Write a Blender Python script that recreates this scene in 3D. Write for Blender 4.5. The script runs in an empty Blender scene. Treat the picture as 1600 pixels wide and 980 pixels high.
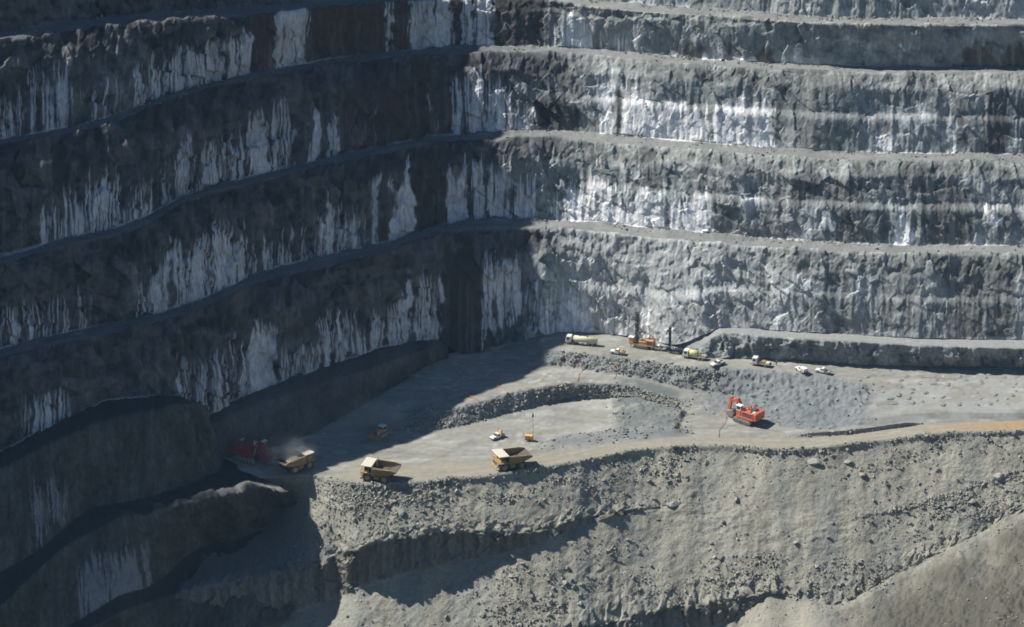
import bpy, bmesh, math, random
import numpy as np
from mathutils import Vector, Matrix
R = math.radians
random.seed(7)
scene = bpy.context.scene
col = scene.collection

# ------------------------------------------------------------------ camera
CAM_H = 379.0
cam_d = bpy.data.cameras.new('camera')
cam = bpy.data.objects.new('camera', cam_d)
col.objects.link(cam)
cam.location = (0, 0, CAM_H)
cam.rotation_euler = (R(90 - 22), 0, 0)
cam_d.sensor_width = 36.0
cam_d.lens = 36.0 * 4500.0 / 1600.0
cam_d.clip_start = 1.0
cam_d.clip_end = 20000.0
scene.camera = cam

# ------------------------------------------------------------------ light
SUN_EL, SUN_AZ = 48.0, 15.0          # azimuth: degrees behind exact left
sx, sy, sz = -math.cos(R(SUN_AZ)) * math.cos(R(SUN_EL)), math.sin(R(SUN_AZ)) * math.cos(R(SUN_EL)), math.sin(R(SUN_EL))
world = bpy.data.worlds.new('World')
scene.world = world
world.use_nodes = True
wt = world.node_tree
wt.nodes.clear()
sky = wt.nodes.new('ShaderNodeTexSky')
sky.sky_type = 'NISHITA'
sky.sun_disc = False
sky.sun_elevation = R(SUN_EL)
sky.sun_rotation = math.atan2(sx, sy)
sky.air_density = 1.0
sky.dust_density = 0.0
sky.ozone_density = 4.0
bg = wt.nodes.new('ShaderNodeBackground')
bg.inputs['Strength'].default_value = 0.05
wo = wt.nodes.new('ShaderNodeOutputWorld')
wt.links.new(sky.outputs[0], bg.inputs[0])
wt.links.new(bg.outputs[0], wo.inputs[0])
sun_d = bpy.data.lights.new('sun', 'SUN')
sun_d.energy = 4.6
sun_d.angle = R(0.5)
sun_d.color = (1.0, 0.965, 0.895)
sun = bpy.data.objects.new('sun', sun_d)
col.objects.link(sun)
sun.location = (-300, 800, 500)
sun.rotation_euler = Vector((sx, sy, sz)).to_track_quat('Z', 'Y').to_euler()
scene.view_settings.view_transform = 'Standard'
scene.view_settings.look = 'None'
scene.view_settings.exposure = 0.55
scene.view_settings.gamma = 1.0
scene.view_settings.use_curve_mapping = False
scene.cycles.filter_width = 1.75
scene.cycles.max_bounces = 4
scene.cycles.diffuse_bounces = 2

# ------------------------------------------------------------------ the pit, surveyed as lines (u, x, y, z) in metres
CURVES = {
 'R1': [[-85.0,-314.0,684.7,126],[-55.0,-264.0,769.7,126],[-25.0,-202.0,831.7,126],[-10.0,-176.2,847.7,126],[0.0,-158.4,858.8,126],[10.0,-141.3,876.5,124.3],[25.0,-113.3,896.1,121.8],[37.0,-90.3,913.6,118.5],[50.0,-64.6,937.4,114.0],[65.0,-33.2,964.0,108.8],[78.0,-4.5,971.9,107.0],[85.0,11.1,968.6,107.0],[93.0,28.7,960.5,107.0],[100.0,43.9,955.7,107.0],[110.0,65.6,951.0,107.0],[120.0,86.9,944.7,107.0],[130.0,108.2,940.0,107.0],[140.0,129.6,938.5,107.0],[160.0,172.7,937.7,107.0],[175.0,204.8,936.2,107]],
 'R2': [[-85.0,-312.6,666.8,98],[-55.0,-262.6,751.8,98],[-25.0,-200.6,813.8,98],[-10.0,-174.6,828.1,98],[0.0,-156.8,837.8,98],[10.0,-138.2,845.1,98.7],[16.0,-127.5,854.0,99.1],[29.0,-104.6,882.3,99.9],[44.0,-76.2,914.0,97.2],[54.0,-56.2,934.4,95.2],[62.0,-39.3,945.6,93.6],[70.0,-22.1,955.5,92.0],[77.0,-6.6,956.3,92.0],[86.0,13.2,955.5,92.0],[93.0,28.6,953.2,92.0],[100.0,43.8,947.9,92.0],[110.0,65.3,941.2,92.0],[115.0,76.1,939.0,92.0],[130.0,108.1,933.8,92.0],[145.0,140.4,932.3,92.0],[160.0,172.6,930.9,92.0],[175.0,204.5,928.7,92]],
 'R3': [[-85.0,-309.8,641.9,68],[-55.0,-259.8,726.9,68],[-25.0,-197.8,788.9,68],[-10.0,-172.5,804.5,68],[0.0,-155.3,816.4,68],[10.0,-137.4,827.5,69.0],[20.0,-119.2,839.0,70.0],[30.0,-101.8,864.0,71.0],[40.0,-83.0,882.7,70.5],[50.0,-63.4,900.1,70.0],[60.0,-43.0,917.5,69.0],[70.0,-21.8,931.4,68.0],[76.0,-8.7,934.1,68],[85.0,10.9,936.2,68],[95.0,32.7,932.1,68],[108.0,60.6,924.6,68],[120.0,86.0,917.8,68],[130.0,107.2,914.5,68],[140.0,128.3,912.5,68],[160.0,170.9,911.2,68],[175.0,202.7,909.9,68]],
 'R4': [[-85.0,-309.3,629.4,43],[-55.0,-259.3,714.4,43],[-25.0,-197.3,776.4,43],[-10.0,-172.1,792.3,43],[0.0,-154.8,803.2,43],[10.0,-137.2,815.4,43.0],[23.0,-113.4,830.0,43.0],[32.0,-97.0,845.1,43.0],[41.0,-80.6,867.5,43.0],[52.0,-58.8,882.6,43.0],[60.0,-42.4,893.9,43.0],[64.0,-34.2,902.4,43.0],[70.0,-21.6,912.3,43.0],[78.0,-4.3,915.5,43.0],[85.0,10.8,916.1,43.0],[92.0,26.0,914.2,43.0],[100.0,43.1,909.2,43.0],[110.0,64.2,903.0,43.0],[120.0,85.3,898.8,43.0],[130.0,106.1,894.5,43.0],[140.0,127.1,892.1,43.0],[160.0,169.2,890.9,43.0],[175.0,200.7,889.7,43]],
 'R5': [[-85.0,-304.4,595.0,14],[-55.0,-254.4,680.0,14],[-25.0,-192.4,742.0,14],[-10.0,-169.3,766.6,16.5],[0.0,-153.0,782.7,18.4],[6.0,-143.0,793.1,20],[10.0,-135.9,798.1,22],[17.5,-122.9,810.3,23],[24.0,-110.4,813.2,23],[27.5,-104.4,819.9,19],[30.0,-100.1,825.0,15],[32.5,-95.5,826.6,11],[40.0,-81.9,845.2,11],[48.0,-66.3,857.5,12],[55.0,-52.4,869.2,12],[64.0,-34.1,885.8,11],[68.0,-25.7,890.4,10],[70.0,-21.5,892.1,7],[72.0,-17.2,890.2,5],[76.0,-8.6,893.0,5],[82.0,4.3,899.5,6],[85.0,10.8,895.6,9.5],[87.0,15.1,897.2,10],[93.5,29.1,896.1,10],[100.0,42.8,890.9,10.5],[106.0,55.1,881.2,12],[110.0,63.4,879.8,16],[113.0,69.9,881.6,18],[120.0,84.5,879.4,18],[130.0,105.3,876.6,18],[140.0,126.0,873.3,18],[148.0,142.6,871.7,18],[160.0,167.6,871.1,18],[175.0,199.0,870.6,18]],
 'K1': [[-85.0,-311.6,673.6,126],[-55.0,-261.6,758.6,126],[-25.0,-199.6,820.6,126],[-10.0,-174.0,836.3,126],[0.0,-156.5,847.1,126],[10.0,-139.5,864.4,124.3],[25.0,-111.9,883.7,121.8],[37.0,-89.2,901.5,118.5],[50.0,-63.9,926.2,114.0],[65.0,-32.9,954.1,108.8],[78.0,-4.4,963.3,107.0],[85.0,11.0,960.8,107.0],[93.0,28.5,953.3,107.0],[100.0,43.6,948.6,107.0],[110.0,65.1,943.9,107.0],[120.0,86.3,937.7,107.0],[130.0,107.4,933.1,107.0],[140.0,128.8,931.6,107.0],[160.0,171.5,930.8,107.0],[175.0,203.4,929.3,107]],
 'K2': [[-85.0,-311.5,661.6,98],[-55.0,-261.5,746.6,98],[-25.0,-199.5,808.6,98],[-10.0,-173.6,822.7,98],[0.0,-155.9,832.3,98],[10.0,-137.4,839.5,98.7],[16.0,-126.8,848.3,99.1],[29.0,-103.9,876.2,99.9],[44.0,-75.7,907.3,97.2],[54.0,-55.8,927.2,95.2],[62.0,-39.1,938.1,93.6],[70.0,-21.9,947.7,92.0],[77.0,-6.6,948.2,92.0],[86.0,13.1,947.3,92.0],[93.0,28.4,944.9,92.0],[100.0,43.5,939.7,92.0],[110.0,64.8,933.1,92.0],[115.0,75.5,930.9,92.0],[130.0,107.3,925.8,92.0],[145.0,139.3,924.3,92.0],[160.0,171.2,922.9,92.0],[175.0,202.9,920.8,92]],
 'K3': [[-85.0,-308.5,635.7,68],[-55.0,-258.5,720.7,68],[-25.0,-196.5,782.7,68],[-10.0,-171.3,798.2,68],[0.0,-154.2,809.9,68],[10.0,-136.5,820.9,69.0],[20.0,-118.3,832.2,70.0],[30.0,-101.1,856.8,71.0],[40.0,-82.4,875.2,70.5],[50.0,-62.9,892.4,70.0],[60.0,-42.6,909.6,69.0],[70.0,-21.6,923.2,68.0],[76.0,-8.7,925.9,68],[85.0,10.9,928.0,68],[95.0,32.4,923.9,68],[108.0,60.1,916.5,68],[120.0,85.3,909.9,68],[130.0,106.3,906.6,68],[140.0,127.4,904.6,68],[160.0,169.6,903.3,68],[175.0,201.2,902.0,68]],
 'K4': [[-85.0,-307.7,621.9,43],[-55.0,-257.7,706.9,43],[-25.0,-195.7,768.9,43],[-10.0,-170.7,784.6,43],[0.0,-153.5,795.3,43],[10.0,-136.0,807.3,43.0],[23.0,-112.4,821.6,43.0],[32.0,-96.2,836.5,43.0],[41.0,-79.9,858.6,43.0],[52.0,-58.2,873.7,43.0],[60.0,-42.1,885.0,43.0],[64.0,-33.9,893.4,43.0],[70.0,-21.4,903.3,43.0],[78.0,-4.3,906.5,43.0],[85.0,10.7,907.3,43.0],[92.0,25.7,905.5,43.0],[100.0,42.7,900.6,43.0],[110.0,63.7,894.5,43.0],[120.0,84.6,890.3,43.0],[130.0,105.3,886.1,43.0],[140.0,126.0,883.8,43.0],[160.0,167.9,882.6,43.0],[175.0,199.1,881.4,43]],
 'B0': [[30.0,-100.2,826.0,15],[32.5,-95.5,827.6,11],[40.0,-82.0,846.3,11],[48.0,-66.4,858.5,12],[55.0,-52.5,870.3,12],[64.0,-34.1,886.9,11],[68.0,-25.7,891.6,10],[70.0,-21.5,893.2,7]],
 'B1': [[30.0,-98.3,807.5,15],[32.5,-94.4,816.4,11],[40.0,-81.0,834.1,11],[48.0,-65.5,845.0,12],[55.0,-51.7,855.4,12],[64.0,-33.7,874.3,11],[68.0,-25.5,882.7,10],[70.0,-21.4,886.6,6.5]],
 'B2': [[30.0,-99.1,808.5,0],[32.5,-94.6,813.2,0],[40.0,-80.4,822.2,0],[48.0,-65.1,834.3,0],[56.0,-49.8,853.7,1.2],[62.0,-37.8,868.5,2.7],[68.0,-25.6,884.0,4.6],[70.0,-21.4,886.0,4.9]],
 'L0': [[100.0,42.9,892.0,10.5],[106.0,55.2,882.3,12],[110.0,63.5,880.9,16],[113.0,69.9,882.8,18],[120.0,84.6,880.5,18],[130.0,105.5,877.7,18],[140.0,126.1,874.4,18],[148.0,142.7,872.8,18],[160.0,167.8,872.2,18],[175.0,199.2,871.7,18]],
 'L1': [[100.0,42.8,889.9,10],[106.0,55.1,879.7,10.8],[108.5,60.3,878.4,12],[111.0,65.4,877.2,15.5],[113.0,69.6,877.6,17.6],[120.0,84.0,873.3,18],[130.0,104.7,870.0,18],[140.0,125.2,866.8,18],[148.0,141.6,865.1,18],[160.0,166.3,863.0,18],[175.0,197.2,861.4,18]],
 'L2': [[100.0,42.8,888.9,9.7],[106.0,55.1,879.0,9.7],[108.5,60.2,876.3,9.7],[111.0,65.4,874.6,9.7],[113.0,69.6,874.1,9.7],[118.0,80.1,873.5,9.7],[125.0,94.7,871.9,9.7],[140.0,125.7,867.6,9.7],[160.0,167.4,866.6,9.7],[175.0,198.7,866.0,9.7]],
 'F0': [[20.0,-119.2,810.2,-3],[34.0,-92.2,819.9,-0.5],[40.0,-80.6,825.2,-0.3],[47.0,-67.2,835.3,0],[56.0,-49.9,855.8,1.2],[62.0,-38.0,871.7,2.7],[69.0,-23.6,888.7,4.7],[72.0,-17.2,892.6,4.7],[76.0,-8.6,895.3,4.7],[82.0,4.3,901.2,6],[85.0,10.8,897.3,9.5],[87.0,15.1,899.4,9.8],[93.5,29.1,898.2,9.8],[100.0,43.0,894.9,9.8],[106.0,55.5,886.5,9.8],[111.0,65.7,878.7,9.8],[118.0,80.4,877.1,9.8],[125.0,95.0,875.5,9.8],[140.0,126.1,871.2,9.8],[160.0,168.0,870.1,9.8],[175.0,199.4,869.5,9.8]],
 'F1': [[20.0,-118.8,807.0,-3],[34.0,-91.8,815.6,-0.5],[47.0,-66.7,827.5,0],[56.0,-49.3,845.0,1],[62.0,-37.5,858.3,2.6],[69.0,-23.2,872.9,4.7],[76.0,-8.5,883.0,5],[83.5,7.5,889.5,6],[84.8,10.2,882.9,9.9],[90.0,21.2,879.9,10],[93.3,28.1,877.7,10],[98.0,38.0,875.5,10],[106.1,54.8,869.1,10],[110.4,63.6,866.9,10],[118.0,79.4,864.7,9.8],[124.0,91.8,863.1,9.6],[130.0,103.9,859.3,9.2],[135.0,113.9,855.5,8.8],[145.0,134.7,855.9,8.6],[160.0,165.8,855.9,8.6],[175.0,196.6,855.0,9]],
 'F2': [[20.0,-118.5,804.2,-3],[34.0,-91.6,813.3,-0.7],[47.0,-66.3,822.7,0],[56.0,-49.0,838.7,0.5],[62.0,-37.2,850.4,2],[69.0,-23.0,863.5,4.2],[76.0,-8.4,872.2,5],[83.0,6.4,877.0,5.5],[85.0,10.6,877.3,5.8],[90.0,21.1,874.7,6],[93.3,28.0,871.5,6],[98.0,37.8,868.3,6],[104.0,50.2,864.3,5],[106.1,54.5,862.3,4.5],[110.4,63.5,861.4,3.5],[115.0,73.0,859.5,2.5],[120.0,83.0,854.5,2],[125.0,92.8,849.3,2.5],[130.0,102.9,847.0,3.5],[135.0,112.8,844.5,5.5],[145.0,133.5,846.7,7],[160.0,164.2,846.0,7.3],[175.0,194.6,844.4,8]],
 'F3': [[20.0,-118.1,801.0,-3],[34.0,-91.2,808.8,-0.8],[47.0,-66.0,817.9,0],[56.0,-48.6,829.9,0],[62.0,-36.8,839.6,0.5],[65.0,-30.8,843.4,1.5],[69.0,-22.6,846.0,3.5],[74.0,-12.4,849.7,5],[80.0,0.0,857.3,5.3],[85.0,10.4,861.5,5.5],[90.0,20.9,864.1,5.5],[96.0,33.5,864.3,5],[100.0,41.8,862.3,4.5],[103.0,47.9,859.8,3.5],[106.1,54.3,856.9,2.5],[110.4,63.0,852.9,2],[115.0,72.2,849.0,1.5],[120.0,82.2,844.6,1.2],[125.0,92.1,840.9,1.3],[130.0,102.2,839.3,2],[135.0,112.2,838.3,4],[145.0,132.7,840.0,5.5],[160.0,163.1,838.8,6],[175.0,193.2,836.6,7]],
 'F4': [[20.0,-117.7,797.8,-3],[34.0,-91.0,806.9,-1],[47.0,-65.8,814.8,-0.1],[56.0,-48.4,825.1,0],[62.0,-36.5,832.4,0],[65.0,-30.6,837.3,0],[69.0,-22.5,838.8,0],[74.0,-12.3,844.3,0],[80.0,0.0,852.8,0],[85.0,10.4,859.0,0],[90.0,21.0,863.7,0],[96.0,33.5,862.5,0.5],[100.0,41.7,860.4,1],[103.0,47.8,855.2,1],[106.1,53.9,850.1,1],[110.4,62.5,845.0,1],[115.0,71.8,842.5,1],[120.0,81.7,838.5,1],[125.0,91.5,834.1,1.2],[130.0,101.6,833.3,1.6],[135.0,111.9,835.2,2.5],[145.0,132.5,837.8,4],[160.0,163.0,837.5,4.6],[175.0,193.1,835.5,5.5]],
 'F5': [[20.0,-117.6,796.3,-4],[34.0,-90.9,805.0,-1.2],[40.0,-79.2,807.1,-0.9],[47.0,-65.5,810.1,-0.1],[56.0,-47.7,811.8,0],[70.0,-19.9,814.6,0],[80.0,0.0,817.4,0],[86.0,12.0,821.2,0],[90.0,20.1,823.6,0],[95.0,30.3,827.0,0],[100.0,40.5,829.7,0.1],[106.1,52.9,831.4,0.2],[115.0,71.0,831.3,0.5],[120.0,81.1,830.8,0.7],[125.0,91.2,830.7,1],[130.0,101.3,831.0,1.5],[135.0,111.6,832.4,2],[140.0,121.9,834.3,2.7],[145.0,132.3,835.9,3.3],[150.0,142.5,836.3,3.8],[160.0,162.9,836.9,4.2],[175.0,193.3,836.5,4.6]],
 'F6': [[20.0,-117.3,793.8,-5],[34.0,-90.8,803.9,-2],[40.0,-79.1,805.6,-1.5],[47.0,-65.2,806.3,-0.5],[52.0,-55.1,802.0,0],[56.0,-47.1,798.8,0],[64.0,-31.4,799.2,0],[70.0,-19.7,801.5,0],[76.0,-7.9,803.8,0],[83.0,5.9,808.5,0],[90.0,19.9,814.1,0],[95.0,30.0,818.8,0],[100.0,40.2,822.9,0.1],[106.1,52.6,825.1,0.2],[115.0,70.5,824.9,0.5],[120.0,80.4,822.1,0.7],[125.0,90.3,821.5,1],[130.0,100.5,822.8,1.5],[135.0,110.7,824.6,2],[140.0,120.9,825.9,2.7],[145.0,131.1,827.1,3.3],[150.0,141.3,827.9,3.8],[160.0,161.4,827.5,4.2],[175.0,191.5,827.1,4.6]],
 'F7': [[20.0,-120.2,810.6,-22],[25.0,-109.8,805.7,-24],[33.0,-94.2,809.9,-23],[40.0,-80.6,816.4,-21.5],[45.5,-68.9,810.4,-13],[50.0,-59.1,799.5,-7.3],[56.0,-46.9,792.4,-5.4],[62.0,-35.2,793.4,-4.8],[70.0,-19.6,795.4,-5.1],[80.0,0.0,799.1,-6.0],[90.0,19.8,807.1,-5.5],[100.0,40.0,814.9,-5.9],[110.0,60.1,817.1,-5.6],[120.0,79.9,814.1,-5.5],[130.0,99.9,814.4,-5.0],[140.0,120.2,817.5,-3.8],[150.0,140.6,821.2,-1.1],[160.0,160.9,823.1,0.9],[175.0,191.3,825.4,3.4]],
 'F8': [[20.0,-115.9,772.6,-29],[25.0,-106.9,778.7,-28.5],[33.0,-92.0,785.3,-28],[43.0,-72.8,791.0,-26.5],[52.0,-54.9,789.8,-20],[56.0,-46.5,782.7,-13.6],[62.0,-35.0,786.2,-10.8],[65.0,-29.2,787.2,-10.4],[70.0,-19.5,788.9,-10.6],[74.0,-11.7,789.7,-11.2],[80.0,0.0,791.4,-12.5],[85.0,9.8,794.2,-12.8],[90.0,19.7,799.6,-11.7],[95.0,29.7,803.2,-12.4],[100.0,39.8,806.9,-12.4],[106.1,52.0,809.2,-12.2],[110.0,59.8,808.7,-12.2],[120.0,79.4,805.0,-12.6],[130.0,99.2,805.1,-12.2],[140.0,119.5,809.2,-10.2],[150.0,139.9,814.6,-6.2],[160.0,160.3,818.5,-2.5],[175.0,191.1,823.9,2.1]],
 'F9': [[20.0,-116.2,769.4,-43],[25.0,-107.1,774.3,-43],[33.0,-92.1,780.6,-42],[43.0,-72.9,787.2,-40],[52.0,-55.1,787.6,-34],[56.0,-46.9,783.9,-28.8],[62.0,-35.2,785.6,-25.5],[65.0,-29.4,786.9,-24],[70.0,-19.6,789.2,-22.3],[74.0,-11.8,789.8,-21.3],[80.0,0.0,790.5,-19],[85.0,9.8,792.6,-16.8],[90.0,19.7,798.7,-15],[95.0,29.7,801.6,-13.6],[100.0,39.7,805.8,-13],[106.1,52.0,807.6,-13.2],[110.0,59.7,807.0,-14],[120.0,79.3,802.5,-14.7],[130.0,99.0,802.3,-14.6],[140.0,119.2,805.8,-13],[150.0,139.6,811.3,-9],[160.0,160.2,817.0,-4],[175.0,191.2,823.8,0.6]],
 'F10': [[20.0,-115.7,763.4,-48],[33.0,-91.6,773.5,-47],[43.0,-72.5,779.6,-45],[56.0,-46.6,772.4,-39.8],[74.0,-11.6,769.1,-38],[87.0,13.5,769.9,-35.6],[96.0,31.1,776.7,-35.5],[104.0,47.0,782.8,-33.5],[113.0,64.6,784.5,-32.4],[118.0,74.4,784.9,-30.4],[121.0,80.2,784.8,-29.5],[130.0,97.6,781.2,-32.4],[140.0,117.9,790.0,-26.0],[150.0,138.4,798.5,-19.3],[160.0,158.9,806.2,-12.1],[175.0,190.3,818.1,-2.3]],
 'F11': [[20.0,-115.6,762.5,-48.6],[33.0,-91.5,772.8,-47.5],[43.0,-72.5,778.9,-45.5],[56.0,-46.5,770.6,-39.7],[74.0,-11.6,768.8,-38.7],[87.0,13.6,771.5,-41.5],[96.0,31.1,774.1,-42],[104.0,47.0,779.4,-42.5],[110.0,58.8,781.7,-41.5],[115.0,68.6,783.4,-38],[121.0,80.3,785.2,-30.8],[130.0,97.0,775.5,-31.6],[140.0,117.4,785.5,-27],[150.0,137.6,792.5,-20.7],[160.0,157.7,798.3,-13.7],[175.0,188.8,810.0,-4]],
 'F12': [[20.0,-113.8,745.1,-55],[43.0,-71.0,756.4,-55],[74.0,-11.5,756.8,-53],[87.0,13.5,758.5,-54],[96.0,30.8,760.3,-55],[110.0,57.8,760.3,-55],[121.0,78.3,753.6,-49],[130.0,94.1,743.0,-43],[140.0,111.6,734.2,-38],[150.0,128.3,723.6,-32],[160.0,144.9,714.8,-27],[175.0,169.9,706.0,-22]],
 'N0': [[-2,-277.6,602.8,14],[-1,-242.6,690.8,14],[0,-192.6,742.8,14],[1,-177.5,759.8,15],[2,-153.2,783.6,18.4],[3,-143.2,794.0,20],[4,-136.0,799.0,22],[5,-127.4,807.5,22.5],[6,-118.2,812.2,23],[7,-108.5,813.7,23],[8,-101.7,822.2,18],[9,-98.2,825.3,14],[10,-96.9,827.8,12],[11,-95.7,830.3,10]],
 'N1': [[-2,-273.9,585.7,14],[-1,-238.9,673.7,14],[0,-188.9,725.7,14],[1,-174.3,743.3,15],[2,-150.6,767.9,18.4],[3,-142.3,776.1,20],[4,-133.9,783.8,21.5],[5,-125.2,790.8,22.5],[6,-116.2,795.9,23],[7,-107.1,801.6,23],[8,-98.0,807.3,22.8],[9,-95.7,808.0,22.5],[10,-95.5,815.3,18],[11,-95.4,827.4,10]],
 'N2': [[-2,-273.2,573.8,-8],[-1,-238.2,661.8,-8],[0,-188.2,713.8,-8],[1,-172.0,723.3,-6],[2,-148.3,745.1,-3],[3,-138.2,758.4,-2],[4,-132.5,771.6,-1],[5,-125.3,782.2,0],[6,-116.1,785.7,0],[7,-107.1,791.5,0],[8,-94.6,803.8,0],[9,-91.0,807.1,0],[10,-90.5,811.8,0],[11,-90.4,817.9,0]],
 'N3': [[-2,-266.2,541.4,-8],[-1,-231.2,629.4,-8],[0,-181.2,681.4,-8],[1,-167.3,699.1,-6],[2,-145.1,725.3,-4],[3,-138.7,743.1,-3],[4,-130.2,761.7,-2],[5,-120.1,771.6,-1],[6,-109.2,776.5,0],[7,-96.7,785.3,0],[8,-84.4,791.1,0],[9,-75.5,796.1,0],[10,-71.2,795.4,-1],[11,-68.7,798.6,-2.5]],
 'N4': [[-2,-269.3,548.4,-26],[-1,-234.3,636.4,-26],[0,-184.3,688.4,-26],[1,-169.7,704.2,-24],[2,-146.6,727.4,-22],[3,-136.8,735.8,-21],[4,-128.0,745.6,-20],[5,-117.5,759.4,-18.8],[6,-107.5,777.8,-23],[7,-97.3,801.0,-23],[8,-85.0,808.0,-22.5],[9,-74.4,814.0,-21],[10,-69.4,816.1,-18],[11,-66.5,808.5,-11]],
 'N5': [[-2,-267.1,538.3,-26],[-1,-232.1,626.3,-26],[0,-182.1,678.3,-26],[1,-167.6,693.6,-24],[2,-145.4,719.7,-22.5],[3,-135.9,729.3,-22],[4,-127.3,740.2,-21.5],[5,-117.2,755.1,-22.3],[6,-107.5,775.7,-28],[7,-95.9,785.0,-30],[8,-83.7,790.2,-30.5],[9,-73.3,795.4,-31],[10,-68.6,800.2,-29],[11,-66.8,807.7,-25]],
 'N6': [[-2,-268.4,536.4,-45],[-1,-233.4,624.4,-45],[0,-183.4,676.4,-45],[1,-169.1,693.0,-44],[2,-146.9,720.9,-43],[3,-137.6,731.8,-43],[4,-128.9,743.1,-42],[5,-118.4,756.6,-42],[6,-107.1,766.6,-41],[7,-95.1,772.6,-41],[8,-82.9,776.9,-40],[9,-72.6,783.0,-40],[10,-67.8,785.5,-38],[11,-65.9,790.5,-34]],
}

# ------------------------------------------------------------------ numpy noise
def _hash(ix, iy, iz):
    h = (ix.astype(np.int64) * 374761393 + iy.astype(np.int64) * 668265263 + iz.astype(np.int64) * 2147483647) & 0xffffffff
    h = ((h ^ (h >> 13)) * 1274126177) & 0xffffffff
    h = h ^ (h >> 16)
    return (h & 0xffff).astype(np.float32) / 65535.0

def vn(x, y, z=None):
    """value noise 0..1"""
    x = np.asarray(x, np.float32); y = np.asarray(y, np.float32)
    z = np.zeros_like(x) if z is None else np.asarray(z, np.float32)
    x, y, z = np.broadcast_arrays(x, y, z)
    ix = np.floor(x); iy = np.floor(y); iz = np.floor(z)
    fx = x - ix; fy = y - iy; fz = z - iz
    fx = fx * fx * (3 - 2 * fx); fy = fy * fy * (3 - 2 * fy); fz = fz * fz * (3 - 2 * fz)
    ix = ix.astype(np.int64); iy = iy.astype(np.int64); iz = iz.astype(np.int64)
    o = 0
    for dx in (0, 1):
        wx = fx if dx else 1 - fx
        for dy in (0, 1):
            wy = fy if dy else 1 - fy
            for dz in (0, 1):
                wz = fz if dz else 1 - fz
                o = o + _hash(ix + dx, iy + dy, iz + dz) * wx * wy * wz
    return o.astype(np.float32)

def fbm(x, y, z=None, octs=4, gain=0.5):
    a, s, t = 1.0, 0.0, 0.0
    z = np.zeros_like(np.asarray(x, np.float32)) if z is None else z
    for i in range(octs):
        s = s + a * vn(x * 2 ** i + 17.3 * i, y * 2 ** i - 9.1 * i, z * 2 ** i + 3.7 * i)
        t += a
        a *= gain
    return s / t

def ridge(x, y, z=None, octs=3, gain=0.5):
    a, s, t = 1.0, 0.0, 0.0
    z = np.zeros_like(np.asarray(x, np.float32)) if z is None else z
    for i in range(octs):
        s = s + a * (1 - np.abs(2 * vn(x * 2 ** i + 5.3 * i, y * 2 ** i + 1.7 * i, z * 2 ** i) - 1))
        t += a
        a *= gain
    return s / t

def facet(x, y, seed=0.0):
    """angular broken facets: one tilted plane per jittered cell"""
    x = np.asarray(x, np.float32) + 31.0 * seed; y = np.asarray(y, np.float32) - 17.0 * seed
    x, y = np.broadcast_arrays(x, y)
    ix = np.floor(x).astype(np.int64); iy = np.floor(y).astype(np.int64)
    best = np.full(x.shape, 9.0, np.float32); val = np.zeros(x.shape, np.float32)
    zz = np.zeros_like(ix)
    for dx in (-1, 0, 1):
        for dy in (-1, 0, 1):
            jx, jy = ix + dx, iy + dy
            rx = x - (jx + _hash(jx, jy, zz + 1)); ry = y - (jy + _hash(jx, jy, zz + 2))
            d = rx * rx + ry * ry
            v = (_hash(jx, jy, zz + 3) - 0.5) + (_hash(jx, jy, zz + 4) - 0.5) * 1.3 * rx + (_hash(jx, jy, zz + 5) - 0.5) * 1.3 * ry
            m = d < best
            best = np.where(m, d, best); val = np.where(m, v, val)
    return val

def sst(a, b, x):
    t = np.clip((x - a) / (b - a + 1e-9), 0, 1)
    return t * t * (3 - 2 * t)

def mixc(c, d, w):
    return c + (np.asarray(d, np.float32) - c) * w[..., None]

# ------------------------------------------------------------------ lofting
def curve(name, u):
    p = np.array(CURVES[name], np.float64)
    k = p[:, 0]; out = []
    for i in (1, 2, 3):
        y = p[:, i]
        h = np.diff(k); d = np.diff(y) / h
        m = np.zeros_like(y)
        for j in range(1, len(y) - 1):
            if d[j - 1] * d[j] > 0:
                w1 = 2 * h[j] + h[j - 1]; w2 = h[j] + 2 * h[j - 1]
                m[j] = (w1 + w2) / (w1 / d[j - 1] + w2 / d[j])
        m[0] = d[0]; m[-1] = d[-1]
        uu = np.clip(u, k[0], k[-1])
        j = np.clip(np.searchsorted(k, uu) - 1, 0, len(h) - 1)
        t = (uu - k[j]) / h[j]
        out.append((1 + 2 * t) * (1 - t) ** 2 * y[j] + t * (1 - t) ** 2 * h[j] * m[j] + t * t * (3 - 2 * t) * y[j + 1] + t * t * (t - 1) * h[j] * m[j + 1])
    return np.stack(out, -1)

def normals(P):
    du = np.gradient(P, axis=1); dv = np.gradient(P, axis=0)
    n = np.cross(du, dv)
    n /= np.linalg.norm(n, axis=-1, keepdims=True) + 1e-9
    return n

def smooth_rows(P, it, keep_rows=()):
    for _ in range(it):
        Q = P.copy()
        Q[1:-1] = 0.25 * P[:-2] + 0.5 * P[1:-1] + 0.25 * P[2:]
        P = Q
    return P

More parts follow.
